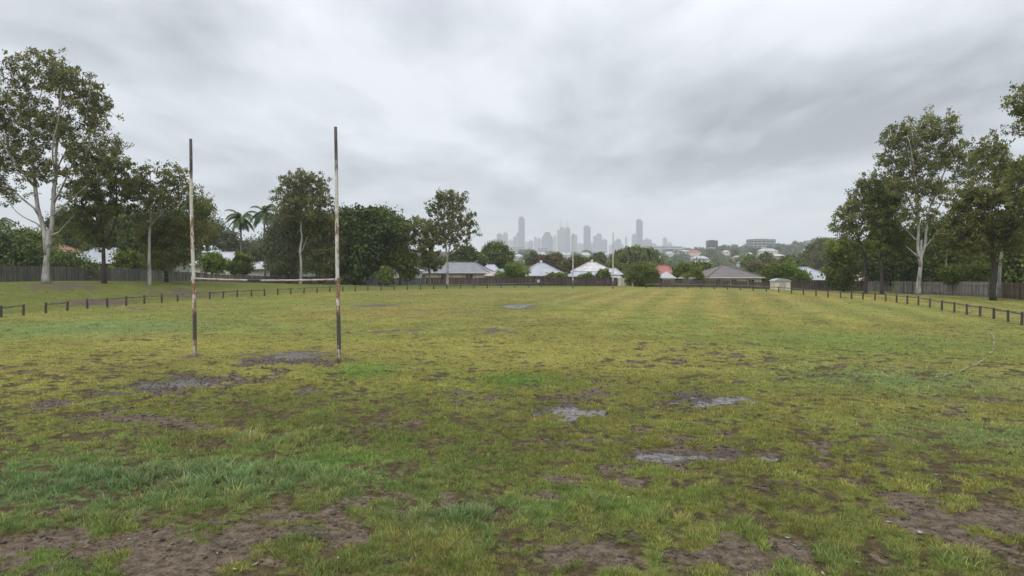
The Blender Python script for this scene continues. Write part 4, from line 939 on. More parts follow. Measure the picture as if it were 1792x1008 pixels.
bushy('garden_tree', 'yellow-olive tree between the two middle roofs', 1000, 200, [(997, 470, 13, 12), (1010, 463, 12, 9)], M['yellow_leaf'], clumps=50, L=.6, W=.42)
bushy('garden_tree', 'green spreading tree behind the patched white roof', 1020, 240, [(1015, 462, 18, 10), (1035, 466, 15, 8)], M['mid_leaf'], clumps=60, L=.66, W=.46)
bushy('garden_tree', 'dark tree behind the far goal right upright', 1048, 300, [(1048, 455, 12, 9)], M['dense_leaf'], clumps=30, L=.8, W=.55)
bushy('garden_tree', 'broad clump of tall trees right of the far goal', 1100, 230, [(1090, 452, 16, 12), (1110, 448, 18, 14), (1132, 450, 18, 14), (1145, 462, 12, 14), (1085, 465, 18, 12), (1118, 465, 26, 12)], M['gum_leaf'], clumps=190, L=.62, W=.42, rc=1.4, nper=220)
bushy('garden_tree', 'low green trees left of the broad tall clump', 1075, 200, [(1070, 470, 14, 8), (1085, 474, 12, 8)], M['mid_leaf'], clumps=46, L=.55, W=.4)
bushy('hedge_bush', 'large rounded bright-topped bush left of the red roof', 1124, 116, [(1115, 480, 15, 14), (1135, 479, 15, 14), (1124, 474, 18, 10), (1125, 490, 24, 10), (1107, 488, 9, 9), (1142, 488, 9, 9)], M['mid_leaf'], clumps=150, rc=.7, nper=260, L=.24, W=.15, shell=.3, cat='bush')
bushy('hedge_bush', 'rounded green bush arching right of the red roof', 1202, 124, [(1198, 474, 14, 11), (1212, 480, 12, 13), (1218, 490, 9, 8), (1190, 482, 8, 7)], M['mid_leaf'], clumps=110, rc=.7, nper=240, L=.26, W=.17, shell=.3, cat='bush')
bushy('garden_tree', 'dark tree between arching bush and brown roof', 1226, 150, [(1226, 474, 12, 12), (1236, 480, 8, 8)], M['dense_leaf'], clumps=50, L=.45, W=.3)
tree_px('young_tree', 'young thin tree growing in front of the white gazebo roof', 'tree', 1205, 106, [([(1205, 504), (1205, 485), (1204, 478)], .06, .03)], [(1205, 482, 8, 5), (1199, 484, 5, 3), (1211, 481, 5, 4)], M['mid_leaf'], M['bark_mid'], rc=.45, nper=40, clumps=16, L=.22, W=.12)
bushy('garden_tree', 'dark green tree left of the far office block', 1310, 330, [(1310, 458, 14, 10), (1320, 464, 14, 9)], M['dense_leaf'], clumps=60, L=.9, W=.6)
bushy('garden_tree', 'round dark green tree behind the brown roof ridge', 1338, 330, [(1340, 452, 11, 9), (1346, 460, 9, 8)], M['dense_leaf'], clumps=40, L=.9, W=.6)
bushy('garden_tree', 'yellowish rounded tree above the brown roof end', 1322, 230, [(1322, 468, 14, 7), (1328, 474, 8, 6)], M['yellow_leaf'], clumps=34, L=.6, W=.42)
bushy('garden_tree', 'spreading olive tree left of the silver hip roof on the right', 1385, 240, [(1380, 462, 20, 9), (1395, 466, 14, 8)], M['mid_leaf'], clumps=60, L=.64, W=.44)
bushy('garden_bush', 'rounded green bush left of the cream shed', 1350, 130, [(1350, 478, 12, 12), (1345, 486, 10, 8), (1362, 474, 9, 9)], M['mid_leaf'], clumps=80, rc=.8, L=.34, W=.22, cat='bush')
bushy('garden_bush', 'bright lime bush behind the cream shed', 1382, 128, [(1380, 478, 13, 9), (1395, 484, 12, 9), (1376, 471, 7, 5), (1405, 489, 10, 6)], M['bright_leaf'], clumps=80, rc=.8, L=.34, W=.22, cat='bush')
bushy('garden_tree', 'large grey-olive gum behind the silver roof on the right', 1440, 300, [(1440, 432, 24, 12), (1432, 450, 28, 16), (1455, 455, 26, 18), (1420, 462, 20, 12), (1470, 445, 16, 14)], M['gum_leaf_olive'], clumps=170, L=.85, W=.55, rc=1.8, nper=200)
bushy('garden_tree', 'grey-green tree beyond the terracotta roofs', 1500, 260, [(1500, 455, 24, 20), (1520, 465, 20, 16)], M['gum_leaf_grey'], clumps=80, L=.7, W=.5, rc=1.4)

# palms
def palm(px, Y, ytop, rpx, label, nf=17, seed=0, name='palm_tree'):
    x = (px - 896) / F * Y; base = np.array([x, Y, float(h_base(x, Y))]); top = at(px, ytop, Y) - base; e = empty(name, base, label, 'palm', 'tall feather palms')
    H = top[2]; mb = MB(); mb.tube([(0, 0, -.2), (.05, 0, H * .3), (-.05, 0, H * .7), (0, 0, H)], [.24, .17, .15, .14], 9); mb.tube([(0, 0, H), (0, 0, H + .7)], [.16, .07], 8); mb.build('trunk', M['bark_mid'], e, smooth=True)
    Lf = rpx * Y / F; rs = np.random.default_rng(seed); V = []; Fq = []; T = []
    for k in range(nf):
        az = 2 * math.pi * k / nf + rs.uniform(-.2, .2); up = rs.uniform(-.15, 1.25); L = Lf * rs.uniform(.85, 1.15)
        p = np.array([0, 0, H + .5]); d = np.array([math.cos(az) * math.cos(up), math.sin(az) * math.cos(up), math.sin(up)]); n = 22; pts = [p]
        for q in range(n):
            d = d + np.array([0, 0, -.095 - .03 * (q / n)]); d /= np.linalg.norm(d); p = p + d * L / n * 1.1; pts.append(p)
        side0 = np.array([-math.sin(az), math.cos(az), 0])
        for q in range(2, n + 1):
            t = q / n; ll = .78 * math.sin(math.pi * min(.97, t * .85 + .12)) * (L / 3.2) ; dd = pts[q] - pts[q - 1]; dd /= np.linalg.norm(dd)
            for s in (-1, 1):
                for j in range(2):
                    o = pts[q - 1] + (pts[q] - pts[q - 1]) * (j * .5 + rs.uniform(0, .3)); tip = o + (side0 * s * .8 + dd * .55 + np.array([0, 0, -.55 + rs.uniform(-.25, .25)])) * ll; w = dd * .075 * (L / 3)
                    b = len(V); V += [o - w, o + w, tip]; Fq.append((b, b + 1, b + 2)); T += [rs.uniform(.1, .9)] * 3
        for q in range(1, n + 1):
            b = len(V); w = side0 * .03; V += [pts[q - 1] - w, pts[q - 1] + w, pts[q] + w, pts[q] - w]; Fq.append((b, b + 1, b + 2)); Fq.append((b, b + 2, b + 3)); T += [.8] * 4
    mesh_np('fronds', np.array(V), None, np.array(Fq), M['palm_leaf'], fl={'tone': T}, parent=e)
palm(423, 118, 388, 32, 'feather palm behind the near goal, left of the pair', 23, 3)
palm(464, 122, 378, 33, 'taller feather palm behind the near goal, right of the pair', 23, 5)
palm(2, 120, 392, 26, 'palm top at the left edge behind the tall white gum', 14, 6)
palm(1121, 215, 446, 14, 'slim palm in the tree clump right of the far goal, left one', 15, 8)
palm(1133, 218, 443, 15, 'slim palm in the tree clump right of the far goal, right one', 15, 9)
palm(1100, 222, 440, 13, 'palm rising over the left edge of the tall tree clump', 15, 10)

# ------------------------------------------------------------------ houses
RM = dict(silver=roof_mat('roof_silver', (.26, .275, .30), (.40, .415, .445), rough=.5), white=roof_mat('roof_white', (.28, .292, .305), (.48, .49, .505), rough=.5), grey=roof_mat('roof_grey', (.13, .13, .14), (.23, .23, .245), tile=True),
          brown=roof_mat('roof_brown', (.085, .068, .066), (.155, .128, .125), tile=True), red=roof_mat('roof_red', (.24, .075, .062), (.36, .125, .10)), terra=roof_mat('roof_terra', (.25, .12, .07), (.38, .20, .13), tile=True),
          pink=roof_mat('roof_pink', (.40, .28, .25), (.52, .40, .36)), patch=roof_mat('roof_patched', (.30, .25, .24), (.62, .61, .61)), blue=roof_mat('roof_blue', (.26, .30, .36), (.38, .42, .48), rough=.45))
WM = dict(brick=mottled('brick_tan', (.42, .28, .18), (.58, .42, .29), 9, .9), cream=mottled('wall_cream', (.50, .46, .38), (.62, .58, .50), 2, .85), white=mottled('wall_white', (.42, .42, .41), (.56, .56, .55), 2, .8), dark=mottled('wall_dark', (.05, .045, .042), (.10, .09, .085), 3, .9),
          green=mottled('wall_green', (.12, .135, .11), (.2, .22, .18), 2, .85), redbrick=mottled('brick_red', (.17, .085, .06), (.28, .15, .11), 9, .9), grey=mottled('wall_grey', (.28, .28, .29), (.40, .40, .41), 2, .85))
TRIM = mottled('trim_white', (.55, .55, .54), (.70, .70, .69), 3, .6)
def glass_mat():
    m, nt, b = new_mat('window_glass'); b.inputs['Base Color'].default_value = (.04, .05, .06, 1); n = noise(nt, .7, 2, .5); nt.links.new(ramp(nt, n, [(.3, (.02, .025, .03)), (.7, (.09, .10, .11))]), b.inputs['Base Color']); sset(b, rough=.08, spec=.8); return m
GLASS = glass_mat(); BLIND = mottled('blind', (.45, .40, .30), (.60, .55, .44), 2, .8)
HG = 'houses of the suburb beyond the field'
def house(name, label, px0, px1, Y, y_eave, y_ridge, roof, wall, depth=9, ridge=.35, yaw=0, win=4, vent=False, hang=.5, blinds=True, chimney=False, gable=False, minw=2.3, group=HG, cat='house', sub=True):
    s = Y / F; W = (px1 - px0) * s; pxc = (px0 + px1) / 2; x = (pxc - 896) * s; ze = at(pxc, y_eave, Y)[2]; zr = at(pxc, y_ridge, Y + depth / 2)[2]
    yc = Y + depth / 2; x = (pxc - 896) / F * Y * 1.0; g = float(h_base(x, yc)); g = min(g, ze - minw)
    e = empty(name, (x, yc, g), label, cat, group, yaw); he, hr = ze - g, zr - g
    hw, hd = W / 2, depth / 2; rl = W * ridge / 2 if not gable else hw
    w = MB(); w.box(-hw + hang, hw - hang, -hd + hang, hd - hang, -3, he - .02); w.build('wall', WM[wall], e)
    r = MB(); t = .12
    V = [(-hw, -hd, he), (hw, -hd, he), (hw, hd, he), (-hw, hd, he), (-rl, 0, hr), (rl, 0, hr), (-hw, -hd, he - t), (hw, -hd, he - t), (hw, hd, he - t), (-hw, hd, he - t)]
    r.add(V, [(0, 1, 5, 4), (1, 2, 5), (2, 3, 4, 5), (3, 0, 4), (6, 7, 1, 0), (7, 8, 2, 1), (8, 9, 3, 2), (9, 6, 0, 3), (9, 8, 7, 6)], .5)
    ro = r.build('roof', RM[roof], e)
    if sub:
        rc = MB()
        for a, b in ((4, 5), (0, 4), (3, 4), (1, 5), (2, 5)):
            p, q = np.array(V[a]), np.array(V[b])
            if np.linalg.norm(p - q) > .3: rc.bar(p + [0, 0, .05], q + [0, 0, .05], .22, .10, .5)
        rc.build('ridge_capping', RM[roof], ro)
        gt = MB(); gt.bar((-hw, -hd - .05, he - .06), (hw, -hd - .05, he - .06), .12, .13); gt.bar((-hw - .05, -hd, he - .06), (-hw - .05, hd, he - .06), .12, .13); gt.bar((hw + .05, -hd, he - .06), (hw + .05, hd, he - .06), .12, .13); gt.build('gutter', TRIM, ro)
    if vent:
        v = MB(); v.tube([(0, 0, hr - .1), (0, 0, hr + .35)], .22, 10); v.tube([(0, 0, hr + .35), (0, 0, hr + .55)], [.35, .12], 10); v.build('roof_vent', TRIM, ro)
    if chimney:
        v = MB(); v.box(-hw * .45 - .25, -hw * .45 + .25, -.3, .3, he + .2, hr + .5); v.build('chimney', WM['redbrick'], ro)
    for k in range(win):
        wx = -hw + hang + (k + .5) * (2 * hw - 2 * hang) / win + random.uniform(-.3, .3); ww = min(random.uniform(.6, 1.0), (2 * hw - 2 * hang) / win * .42); zt = he - .35; zb = max(he - 1.6, .7) if he > 1.9 else he - 1.2
        f = MB(); yf = -hd + hang
        for a, b, c_, d_ in ((-ww, ww, zt - .06, zt), (-ww, ww, zb, zb + .06), (-ww, -ww + .06, zb + .06, zt - .06), (ww - .06, ww, zb + .06, zt - .06), (-.025, .025, zb + .06, zt - .06)): f.box(wx + a, wx + b, yf - .05, yf + .02, c_, d_)
        fo = f.build('window', TRIM, e); p = MB(); p.box(wx - ww + .061, wx + ww - .061, yf - .012, yf + .01, zb + .061, zt - .061); p.build('pane', BLIND if (blinds and k % 2 == 0) else GLASS, fo)
    return e
house('tiled_house', 'orange-tiled house half hidden at the left edge behind trees', -60, 62, 108, 438, 412, 'terra', 'cream', 12, chimney=False, win=3)
house('metal_roof_house', 'pale metal hip-roofed house behind the dark-trunked gum', 92, 210, 112, 460, 434, 'silver', 'redbrick', 12, win=4, hang=.8)
house('white_roof_house', 'white-roofed house left of the two palms', 326, 422, 130, 464, 441, 'white', 'cream', 10, win=3)
house('white_carport', 'white low-roofed carport below the palms', 430, 496, 126, 470, 458, 'white', 'white', 8, win=2, ridge=.6)
house('tiled_house', 'small orange roof showing behind the white carport', 438, 472, 150, 458, 449, 'terra', 'cream', 8, win=1)
house('white_roof_house', 'glimpse of a white house between fig and right goal upright', 560, 590, 140, 470, 462, 'white', 'white', 8, win=2)
house('white_roof_house', 'pale roof glimpsed under the low olive tree by the fig', 676, 735, 150, 474, 466, 'white', 'white', 8, win=2)
house('grey_roof_house', 'grey hip-roofed tan brick house right of the lone gum', 742, 860, 140, 477, 459, 'grey', 'brick', 13, ridge=.45, win=5, yaw=-.05)
house('blue_roof_house', 'small pale blue roof right of the grey hip roof', 842, 874, 165, 474, 463, 'blue', 'redbrick', 8, win=1)
house('pink_roof_house', 'low pinkish roof just above the dark fence', 848, 886, 138, 482, 475, 'pink', 'cream', 6, win=2, minw=2)
house('small_shed', 'small silver roof peeking between pink roof and flowering shrub', 866, 884, 134, 479, 471, 'silver', 'grey', 5, win=1, cat='shed')
house('silver_roof_house', 'bright silver hip-roofed house left of the far goal', 908, 990, 138, 482, 460.5, 'silver', 'green', 12, ridge=.12, vent=True, win=4, yaw=.08)
house('patched_roof_house', 'patched white-brown roof house between the far goal uprights', 1003, 1078, 150, 475, 459, 'patch', 'redbrick', 10, ridge=.15, win=3, yaw=-.1, vent=True)
house('veranda_house', 'low blue-white veranda roof in front of the patched roof', 996, 1066, 133, 483, 475.5, 'blue', 'dark', 6, ridge=.7, win=3, minw=2)
house('veranda_house', 'long pale roof right of the far goal right upright', 1050, 1094, 139, 480, 470, 'white', 'redbrick', 7, ridge=.4, win=2, yaw=-.15)
house('cream_carport', 'thin cream flat roof just behind the dark fence end', 1066, 1088, 124, 486, 483, 'white', 'dark', 4, ridge=.8, win=1, minw=1.8, cat='carport')
house('red_roof_house', 'bright red hip-roofed house behind two round bushes', 1145, 1192, 150, 480, 464.5, 'red', 'redbrick', 10, ridge=.3, win=2)
def gazebo(px0, px1, Y, ye, yr, label):
    s = Y / F; x = ((px0 + px1) / 2 - 896) * s; g = float(h_base(x, Y)); ze = at(1166, ye, Y)[2] - g; zr = at(1166, yr, Y)[2] - g; hw = (px1 - px0) * s / 2
    e = empty('gazebo', (x, Y, g), label, 'gazebo', 'white roofed garden gazebos')
    r = MB(); r.add([(-hw, -hw, ze), (hw, -hw, ze), (hw, hw, ze), (-hw, hw, ze), (0, 0, zr), (-hw, -hw, ze - .15), (hw, -hw, ze - .15), (hw, hw, ze - .15), (-hw, hw, ze - .15)], [(0, 1, 4), (1, 2, 4), (2, 3, 4), (3, 0, 4), (5, 6, 1, 0), (6, 7, 2, 1), (7, 8, 3, 2), (8, 5, 0, 3)]); r.build('roof', RM['white'], e)
    for a in (-1, 1):
        for b in (-1, 1):
            m = MB(); m.box(a * (hw - .2) - .07, a * (hw - .2) + .07, b * (hw - .2) - .07, b * (hw - .2) + .07, -.3, ze - .1); m.build('column', WM['dark'], e)
    m = MB(); m.box(-hw * .55, hw * .8, -hw + .25, -hw + .3, ze - .95, ze - .2); m.build('shade_blind', WM['cream'], e); m = MB(); m.box(-hw * .85, hw * .85, hw - .3, hw - .2, -.2, ze - .2); m.build('back_wall', WM['dark'], e)
gazebo(1151, 1181, 122, 486, 475, 'white pyramid-roofed gazebo below the red roof')
gazebo(1183, 1214, 124, 486, 476, 'second white gazebo, half covered by the young thin tree')
house('brown_roof_house', 'brown hip-roofed tan brick house right of the gazebos', 1234, 1337, 128, 485.5, 464, 'brown', 'brick', 14, ridge=.06, win=7, yaw=.03, hang=.4)
house('white_annex', 'white roof edge poking out left of the brown roof', 1232, 1262, 146, 484, 470, 'white', 'cream', 8, win=1, cat='annex')
house('silver_roof_house', 'large silver-roofed house right of the cream shed', 1394, 1464, 128, 489, 467.5, 'silver', 'dark', 13, ridge=.25, win=3, yaw=.12, hang=.9)
house('tiled_house', 'low terracotta-roofed house left of the leaning dark gum', 1478, 1540, 128, 492, 481, 'pink', 'redbrick', 9, win=3)
house('tiled_house', 'terracotta roof behind the pinkish roof beside the leaning gum', 1490, 1532, 150, 484, 474, 'terra', 'brick', 9, win=1)
house('tiled_house', 'terracotta house glimpsed between the right-hand trunks', 1556, 1600, 125, 486, 470, 'terra', 'cream', 9, win=2)
house('white_roof_house', 'white house glimpsed over the right paling fence', 1670, 1700, 100, 482, 474, 'white', 'cream', 7, win=1)
house('pink_roof_house', 'pinkish roof glimpsed behind the right fence near the edge', 1755, 1800, 92, 480, 470, 'pink', 'white', 7, win=2)
# cream shed with curved roof
def shed():
    Y = 106; s = Y / F; x = (1365.5 - 896) * s; g = float(h_base(x, Y)); e = empty('garden_shed', (x, Y, g), 'small cream garden shed with curved roof in the fence line', 'shed'); hw = 1.2; H = 1.35
    m = MB(); m.box(-hw, hw, -1, 1, -.3, H); m.build('wall', M['pal_cream'], e)
    m = MB(); n = 10; P = [(math.cos(math.pi * k / n) * (hw + .12), H - .02 + .42 * math.sin(math.pi * k / n)) for k in range(n + 1)]
    V = [(p[0], -1.12, p[1]) for p in P] + [(p[0], 1.12, p[1]) for p in P]; m.add(V, [(k, k + 1, n + 2 + k, n + 1 + k) for k in range(n)] + [tuple(range(n + 1)), tuple(range(n + 1, 2 * n + 2))]); m.build('roof', RM['silver'], e)
    m = MB(); m.box(-.45, .45, -1.05, -1.005, -.2, 1.15); d = m.build('door', M['pal_cream'], e); k = MB(); k.box(.30, .36, -1.09, -1.051, .5, .62); k.build('handle', WM['dark'], d)
shed()
# white sign on the dark fence
def sign():
    p = at(943, 492, 121); x = p[0]; e = empty('notice_sign', (x, 123.2 - .25, p[2]), 'small square white notice on the dark brown fence', 'sign')
    m = MB(); m.box(-.26, .26, -.02, 0, -.24, .24); m.build('board', WM['white'], e); m = MB()
    for k in range(5): m.box(-.2, .2 - .05 * (k % 3), -.028, -.022, .15 - k * .08, .18 - k * .08)
    m.build('lettering', WM['grey'], e)
    p = at(1107, 494, 115.5); e = empty('white_post', (p[0], 115.5, float(h_base(p[0], 115.5))), 'short white post beside the large rounded bush', 'post')
    m = MB(); m.box(-.14, .14, -.14, .14, -.2, 1.3); m.build('shaft', WM['white'], e); m = MB(); m.box(-.18, .18, -.18, .18, 1.3, 1.38); m.build('cap', WM['grey'], e)
sign()

# ------------------------------------------------------------------ hillside: houses, trees, blocks
def far_house(px, Y, w, h, roof, wall, label, yaw=0, gable=False):
    x = (px - 896) / F * Y; g = float(h_base(x, Y)); yb = 465 + (CAMZ - g - 3.0) * F / Y
    return house('hill_house', label, px - w / 2, px + w / 2, Y, yb - h * .45, yb - h, roof, wall, 10, ridge=.5, win=3, yaw=yaw, gable=gable, sub=False, hang=.3, group='houses on the far hillside')
def on_hill(px, ypix, lo=380, hi=1500):
    """distance at which the visible slope shows at that photo row"""
    best = None
    for Y in np.arange(lo, hi, 10.):
        x = (px - 896) / F * Y; y = 465 + (CAMZ - float(h_base(x, Y))) * F / Y
        if best is None or abs(y - ypix) < best[0]: best = (abs(y - ypix), Y)
    return best[1]
FH = [(905, 452, 22, 7, 'white', 'white', 'white long roof on the hillside right of the round dark tree'), (886, 446, 22, 6, 'white', 'white', 'white flat building edge above the round dark tree'), (922, 458, 12, 8, 'terra', 'cream', 'cream gabled house with orange below, left of the brown tree'), (948, 441, 22, 8, 'white', 'white', 'white warehouse-like roof below the broad-shouldered tower'),
      (985, 449, 16, 8, 'white', 'grey', 'white-roofed hill house left of the far left upright'), (996, 446, 12, 7, 'white', 'white', 'bright white hill house beside the far left upright'), (1025, 450, 18, 9, 'white', 'white', 'white two-roofed hill house between the far uprights'), (1060, 446, 18, 6, 'silver', 'grey', 'silver hill roof left of the far right upright'), (980, 463, 10, 8, 'terra', 'white', 'small orange-roofed white house behind the silver roof'),
      (1172, 447, 16, 7, 'silver', 'white', 'grey-white hill house right of the tall tree clump'), (1150, 452, 12, 6, 'silver', 'white', 'small pale house at the right end of the tall tree clump'), (1216, 444, 22, 7, 'red', 'cream', 'bright red roof high on the hillside'), (1200, 441, 26, 4, 'white', 'white', 'long white roof just above the bright red hill roof'), (1226, 457, 30, 8, 'white', 'white', 'white two-storey hill house above the arching bush'),
      (1232, 464, 20, 7, 'white', 'white', 'white-roofed house right below the two-storey white one'), (1272, 443, 12, 5, 'white', 'cream', 'small cream house among the hill trees'), (1292, 455, 16, 7, 'pink', 'white', 'white hill house with reddish roof left of the dark tree'), (1293, 463, 10, 5, 'white', 'white', 'small white gable below the reddish hill roof'), (1313, 447, 10, 5, 'white', 'white', 'tiny white hill house below the wide office block'),
      (1345, 443, 34, 8, 'white', 'cream', 'large white rambling house below the wide office block'), (1358, 451, 34, 6, 'patch', 'redbrick', 'long grey-roofed hill house with brick wall'), (1375, 461, 46, 7, 'white', 'dark', 'long white curved roof behind the spreading olive tree'), (1412, 441, 10, 5, 'white', 'cream', 'small cream house left of the glass block'), (1410, 462, 26, 4, 'grey', 'cream', 'low grey roof left of the right silver roof'), (1118, 437, 12, 5, 'white', 'white', 'pale roof behind the palms of the tall clump'), (862, 453, 14, 5, 'white', 'white', 'pale roof left behind the round dark tree')]
for px, yb, w, h, rf, wl, lab in FH:
    far_house(px, on_hill(px, yb + 4, 420, 1250), w, h, rf, wl, lab, random.uniform(-.15, .15))
def facade_mat(name, wall, glass, fh=3.5, fw=3.0, hz=.45, vt=.25):
    m, nt, b = new_mat(name); tc = nt.nodes.new('ShaderNodeTexCoord'); sp = nt.nodes.new('ShaderNodeSeparateXYZ'); nt.links.new(tc.outputs['Object'], sp.inputs[0])
    fz = mth(nt, 'FRACT', mth(nt, 'DIVIDE', sp.outputs[2], fh)); fx = mth(nt, 'FRACT', mth(nt, 'DIVIDE', mth(nt, 'ADD', sp.outputs[0], sp.outputs[1]), fw))
    k = mth(nt, 'MULTIPLY', mth(nt, 'GREATER_THAN', fz, hz), mth(nt, 'GREATER_THAN', fx, vt)); n = noise(nt, .03, 3, .6)
    wc = ramp(nt, n, [(.3, tuple(c * .85 for c in wall)), (.7, wall)]); nt.links.new(mixc(nt, k, wc, glass), b.inputs['Base Color']); rr = nt.nodes.new('ShaderNodeMapRange'); nt.links.new(k, rr.inputs[0]); rr.inputs[3].default_value = .8; rr.inputs[4].default_value = .3; nt.links.new(rr.outputs[0], b.inputs['Roughness']); return m
FM = [facade_mat('tower_blue', (.12, .14, .17), (.05, .07, .10), 4, 3, .35, .2), facade_mat('tower_grey', (.22, .23, .25), (.08, .09, .11), 4, 4), facade_mat('tower_pale', (.42, .42, .42), (.16, .17, .19), 4, 4), facade_mat('tower_cream', (.50, .46, .38), (.2, .19, .17), 4, 4), facade_mat('tower_dark', (.07, .08, .10), (.03, .04, .055), 4, 2.5, .3, .15)]
BLK = [facade_mat('block_grey', (.30, .31, .31), (.04, .045, .05), 4.6, 7, .45, .2), facade_mat('block_white', (.55, .56, .57), (.12, .14, .16), 3.6, 3.4, .5, .3), facade_mat('block_glass', (.34, .40, .45), (.13, .19, .24), 3.8, 3, .3, .12), facade_mat('block_dark', (.09, .09, .09), (.035, .035, .04), 3.4, 3, .4, .2)]
def block(px0, px1, ytop, Y, mat, label, ybase=None, depth=None, top=None, cat='building', name='office_block', group=None, yaw=0, shape='flat'):
    s = Y / F; x = ((px0 + px1) / 2 - 896) * s; W = (px1 - px0) * s; D = depth or W * .9; g = float(h_base(x, Y)) - 3; H = at(896, ytop, Y)[2] - g
    e = empty(name, (x, Y, g), label, cat, group, yaw); b = MB()
    if shape == 'dome':
        n = [(-.5, 0), (-.5, .78), (-.42, .86), (-.25, .97), (-.18, 1), (.18, 1), (.25, .97), (.42, .86), (.5, .78), (.5, 0)]
        V = [(a * W, -D / 2, z * H) for a, z in n] + [(a * W, D / 2, z * H) for a, z in n]; k = len(n)
        b.add(V, [tuple(range(k)), tuple(range(k, 2 * k))] + [(i, (i + 1) % k, k + (i + 1) % k, k + i) for i in range(k)], .5)
    elif shape == 'step':
        b.box(-W / 2, W / 2, -D / 2, D / 2, 0, H * .93); b.build('shaft', mat, e); b = MB(); b.box(-W * .12, W * .40, -D * .35, D * .35, H * .93 + .01, H); b.build('upper_storeys', mat, e); b = None
    elif shape == 'taper':
        V = [(-W / 2, -D / 2, 0), (W / 2, -D / 2, 0), (W / 2, D / 2, 0), (-W / 2, D / 2, 0), (-W * .47, -D * .45, H), (W * .47, -D * .45, H * .985), (W * .47, D * .45, H * .985), (-W * .47, D * .45, H)]
        b.add(V, [(3, 2, 1, 0), (4, 5, 6, 7), (0, 1, 5, 4), (1, 2, 6, 5), (2, 3, 7, 6), (3, 0, 4, 7)], .5)
    elif shape == 'point':
        b.box(-W / 2, W / 2, -D / 2, D / 2, 0, H * .93); b.build('shaft', mat, e); b = MB(); q = H * .93 + .01; b.add([(-W * .42, -D * .4, q), (W * .42, -D * .4, q), (W * .42, D * .4, q), (-W * .42, D * .4, q), (-W * .1, 0, H), (W * .1, 0, H)], [(0, 1, 5, 4), (1, 2, 5), (2, 3, 4, 5), (3, 0, 4), (3, 2, 1, 0)]); b.build('roof', mat, e); b = None
    else: b.box(-W / 2, W / 2, -D / 2, D / 2, 0, H)
    if b: b.build('shaft', mat, e)
    if shape in ('flat', 'taper'):
        t = MB(); t.box(-W * .3, W * .22, -D * .3, D * .3, H + .02, H + min(7, H * .035)); t.build('plant_room', mat, e)
    if top:
        t = MB(); t.tube([(-W * .1, 0, H), (-W * .1, 0, H + (top) * s)], [2.2, .9], 6); t.build('spire', mat, e)
    return e
CG = 'towers of the hazy city skyline'
TWR = [(862, 869.5, 420, 0, 'low grey tower at the far left end of the skyline', 'flat'), (869.5, 879.6, 410.5, 0, 'flat-topped tower left of the pointed one on the left', 'flat'), (880, 889, 405.5, 1, 'tower with a small peaked top, left part of the skyline', 'point'), (889.5, 898, 421, 2, 'pale low block between the peaked tower and the tallest', 'flat'),
       (898, 904.5, 415, 1, 'narrow tower stepped below the tallest tower', 'flat'), (903.5, 908.5, 408.5, 1, 'slim tower leaning against the left side of the tallest', 'flat'), (907, 918.6, 381, 4, 'tallest slab tower of the skyline, at its left', 'taper'), (919, 926, 424, 2, 'low pale block right of the tallest tower', 'flat'), (925.5, 933, 422, 1, 'low grey block right of the tallest tower', 'flat'),
       (934, 940, 416, 2, 'pale tower of a close pair left of the broad-shouldered one', 'flat'), (940.5, 946.6, 415, 1, 'grey tower of a close pair left of the broad-shouldered one', 'point'), (947.5, 967, 406.5, 0, 'wide tower with sloping shoulders', 'dome'), (967.7, 973.6, 413, 3, 'slim cream tower right of the broad-shouldered one', 'flat'), (975, 988.4, 397.5, 1, 'stepped tower carrying a thin spire', 'step'),
       (988.8, 997.5, 399.5, 0, 'tower directly right of the spired one', 'flat'), (999, 1009.5, 411.5, 1, 'grey tower behind the far left goal upright', 'flat'), (1010, 1020, 427, 2, 'low hazy blocks left of the dark middle tower', 'flat'), (1021, 1033, 396.5, 4, 'dark flat-topped tower in the middle of the skyline', 'taper'), (1033.5, 1038.5, 426, 1, 'low block at the foot of the dark middle tower', 'flat'),
       (1038.6, 1052.5, 409, 1, 'stepped grey tower right of the dark middle one', 'step'), (1053, 1062, 417, 1, 'shorter tower left of the far right upright', 'point'), (1065.5, 1075, 429, 2, 'low block behind the far right goal upright', 'flat'), (1074.5, 1086, 418, 1, 'peaked tower just right of the far right upright', 'step'), (1086.5, 1091, 428, 2, 'low shoulder block right of the far right upright', 'flat'),
       (1093.6, 1097, 416, 2, 'very slim faint tower', 'flat'), (1105.5, 1113, 411, 0, 'shorter tower attached left of the right tall tower', 'flat'), (1113, 1123.6, 385.5, 4, 'second tallest tower, standing at the right of the skyline', 'taper'), (1124, 1138.6, 417, 0, 'wide low tower right of the second tallest', 'point'), (1139, 1147.5, 427, 1, 'low grey block at the right end of the skyline', 'flat'),
       (1160, 1166.6, 417, 1, 'small lone tower right of the skyline', 'flat'), (1168, 1175, 425, 2, 'small pale block beside the lone small tower', 'flat')]
for i, (a, b, yt, k, lab, shp) in enumerate(TWR):
    block(a, b, yt, 4250 + (i * 137) % 500 - (0 if k != 4 else 150), FM[k], lab, name='office_tower', cat='tower', group=CG, shape=shp, top=(14 if 'spire' in lab else None), yaw=0)
block(1149, 1190, 431, 1290, BLK[1], 'pale columned low building right of the skyline', depth=30, name='office_block')
block(1160, 1176, 437, 1200, BLK[0], 'grey boxy block in front of the pale columned building', depth=16)
block(1237, 1253.5, 421, 1180, BLK[3], 'dark square apartment block on the ridge', depth=15)
block(1239, 1250, 433, 1120, BLK[1], 'white block under the dark square apartment block', depth=8)
block(1309, 1352.5, 419, 1180, BLK[0], 'wide grey office block with long window bands on the ridge', depth=22)
block(1410, 1440, 421, 1280, BLK[2], 'glass office block with bluish front by the right trees', depth=24)
block(1424, 1474, 417, 1350, BLK[2], 'second glass block behind the first, by the right trees', depth=24)
block(1326, 1338, 432, 1110, BLK[1], 'white stepped block below the wide grey office block', depth=10)
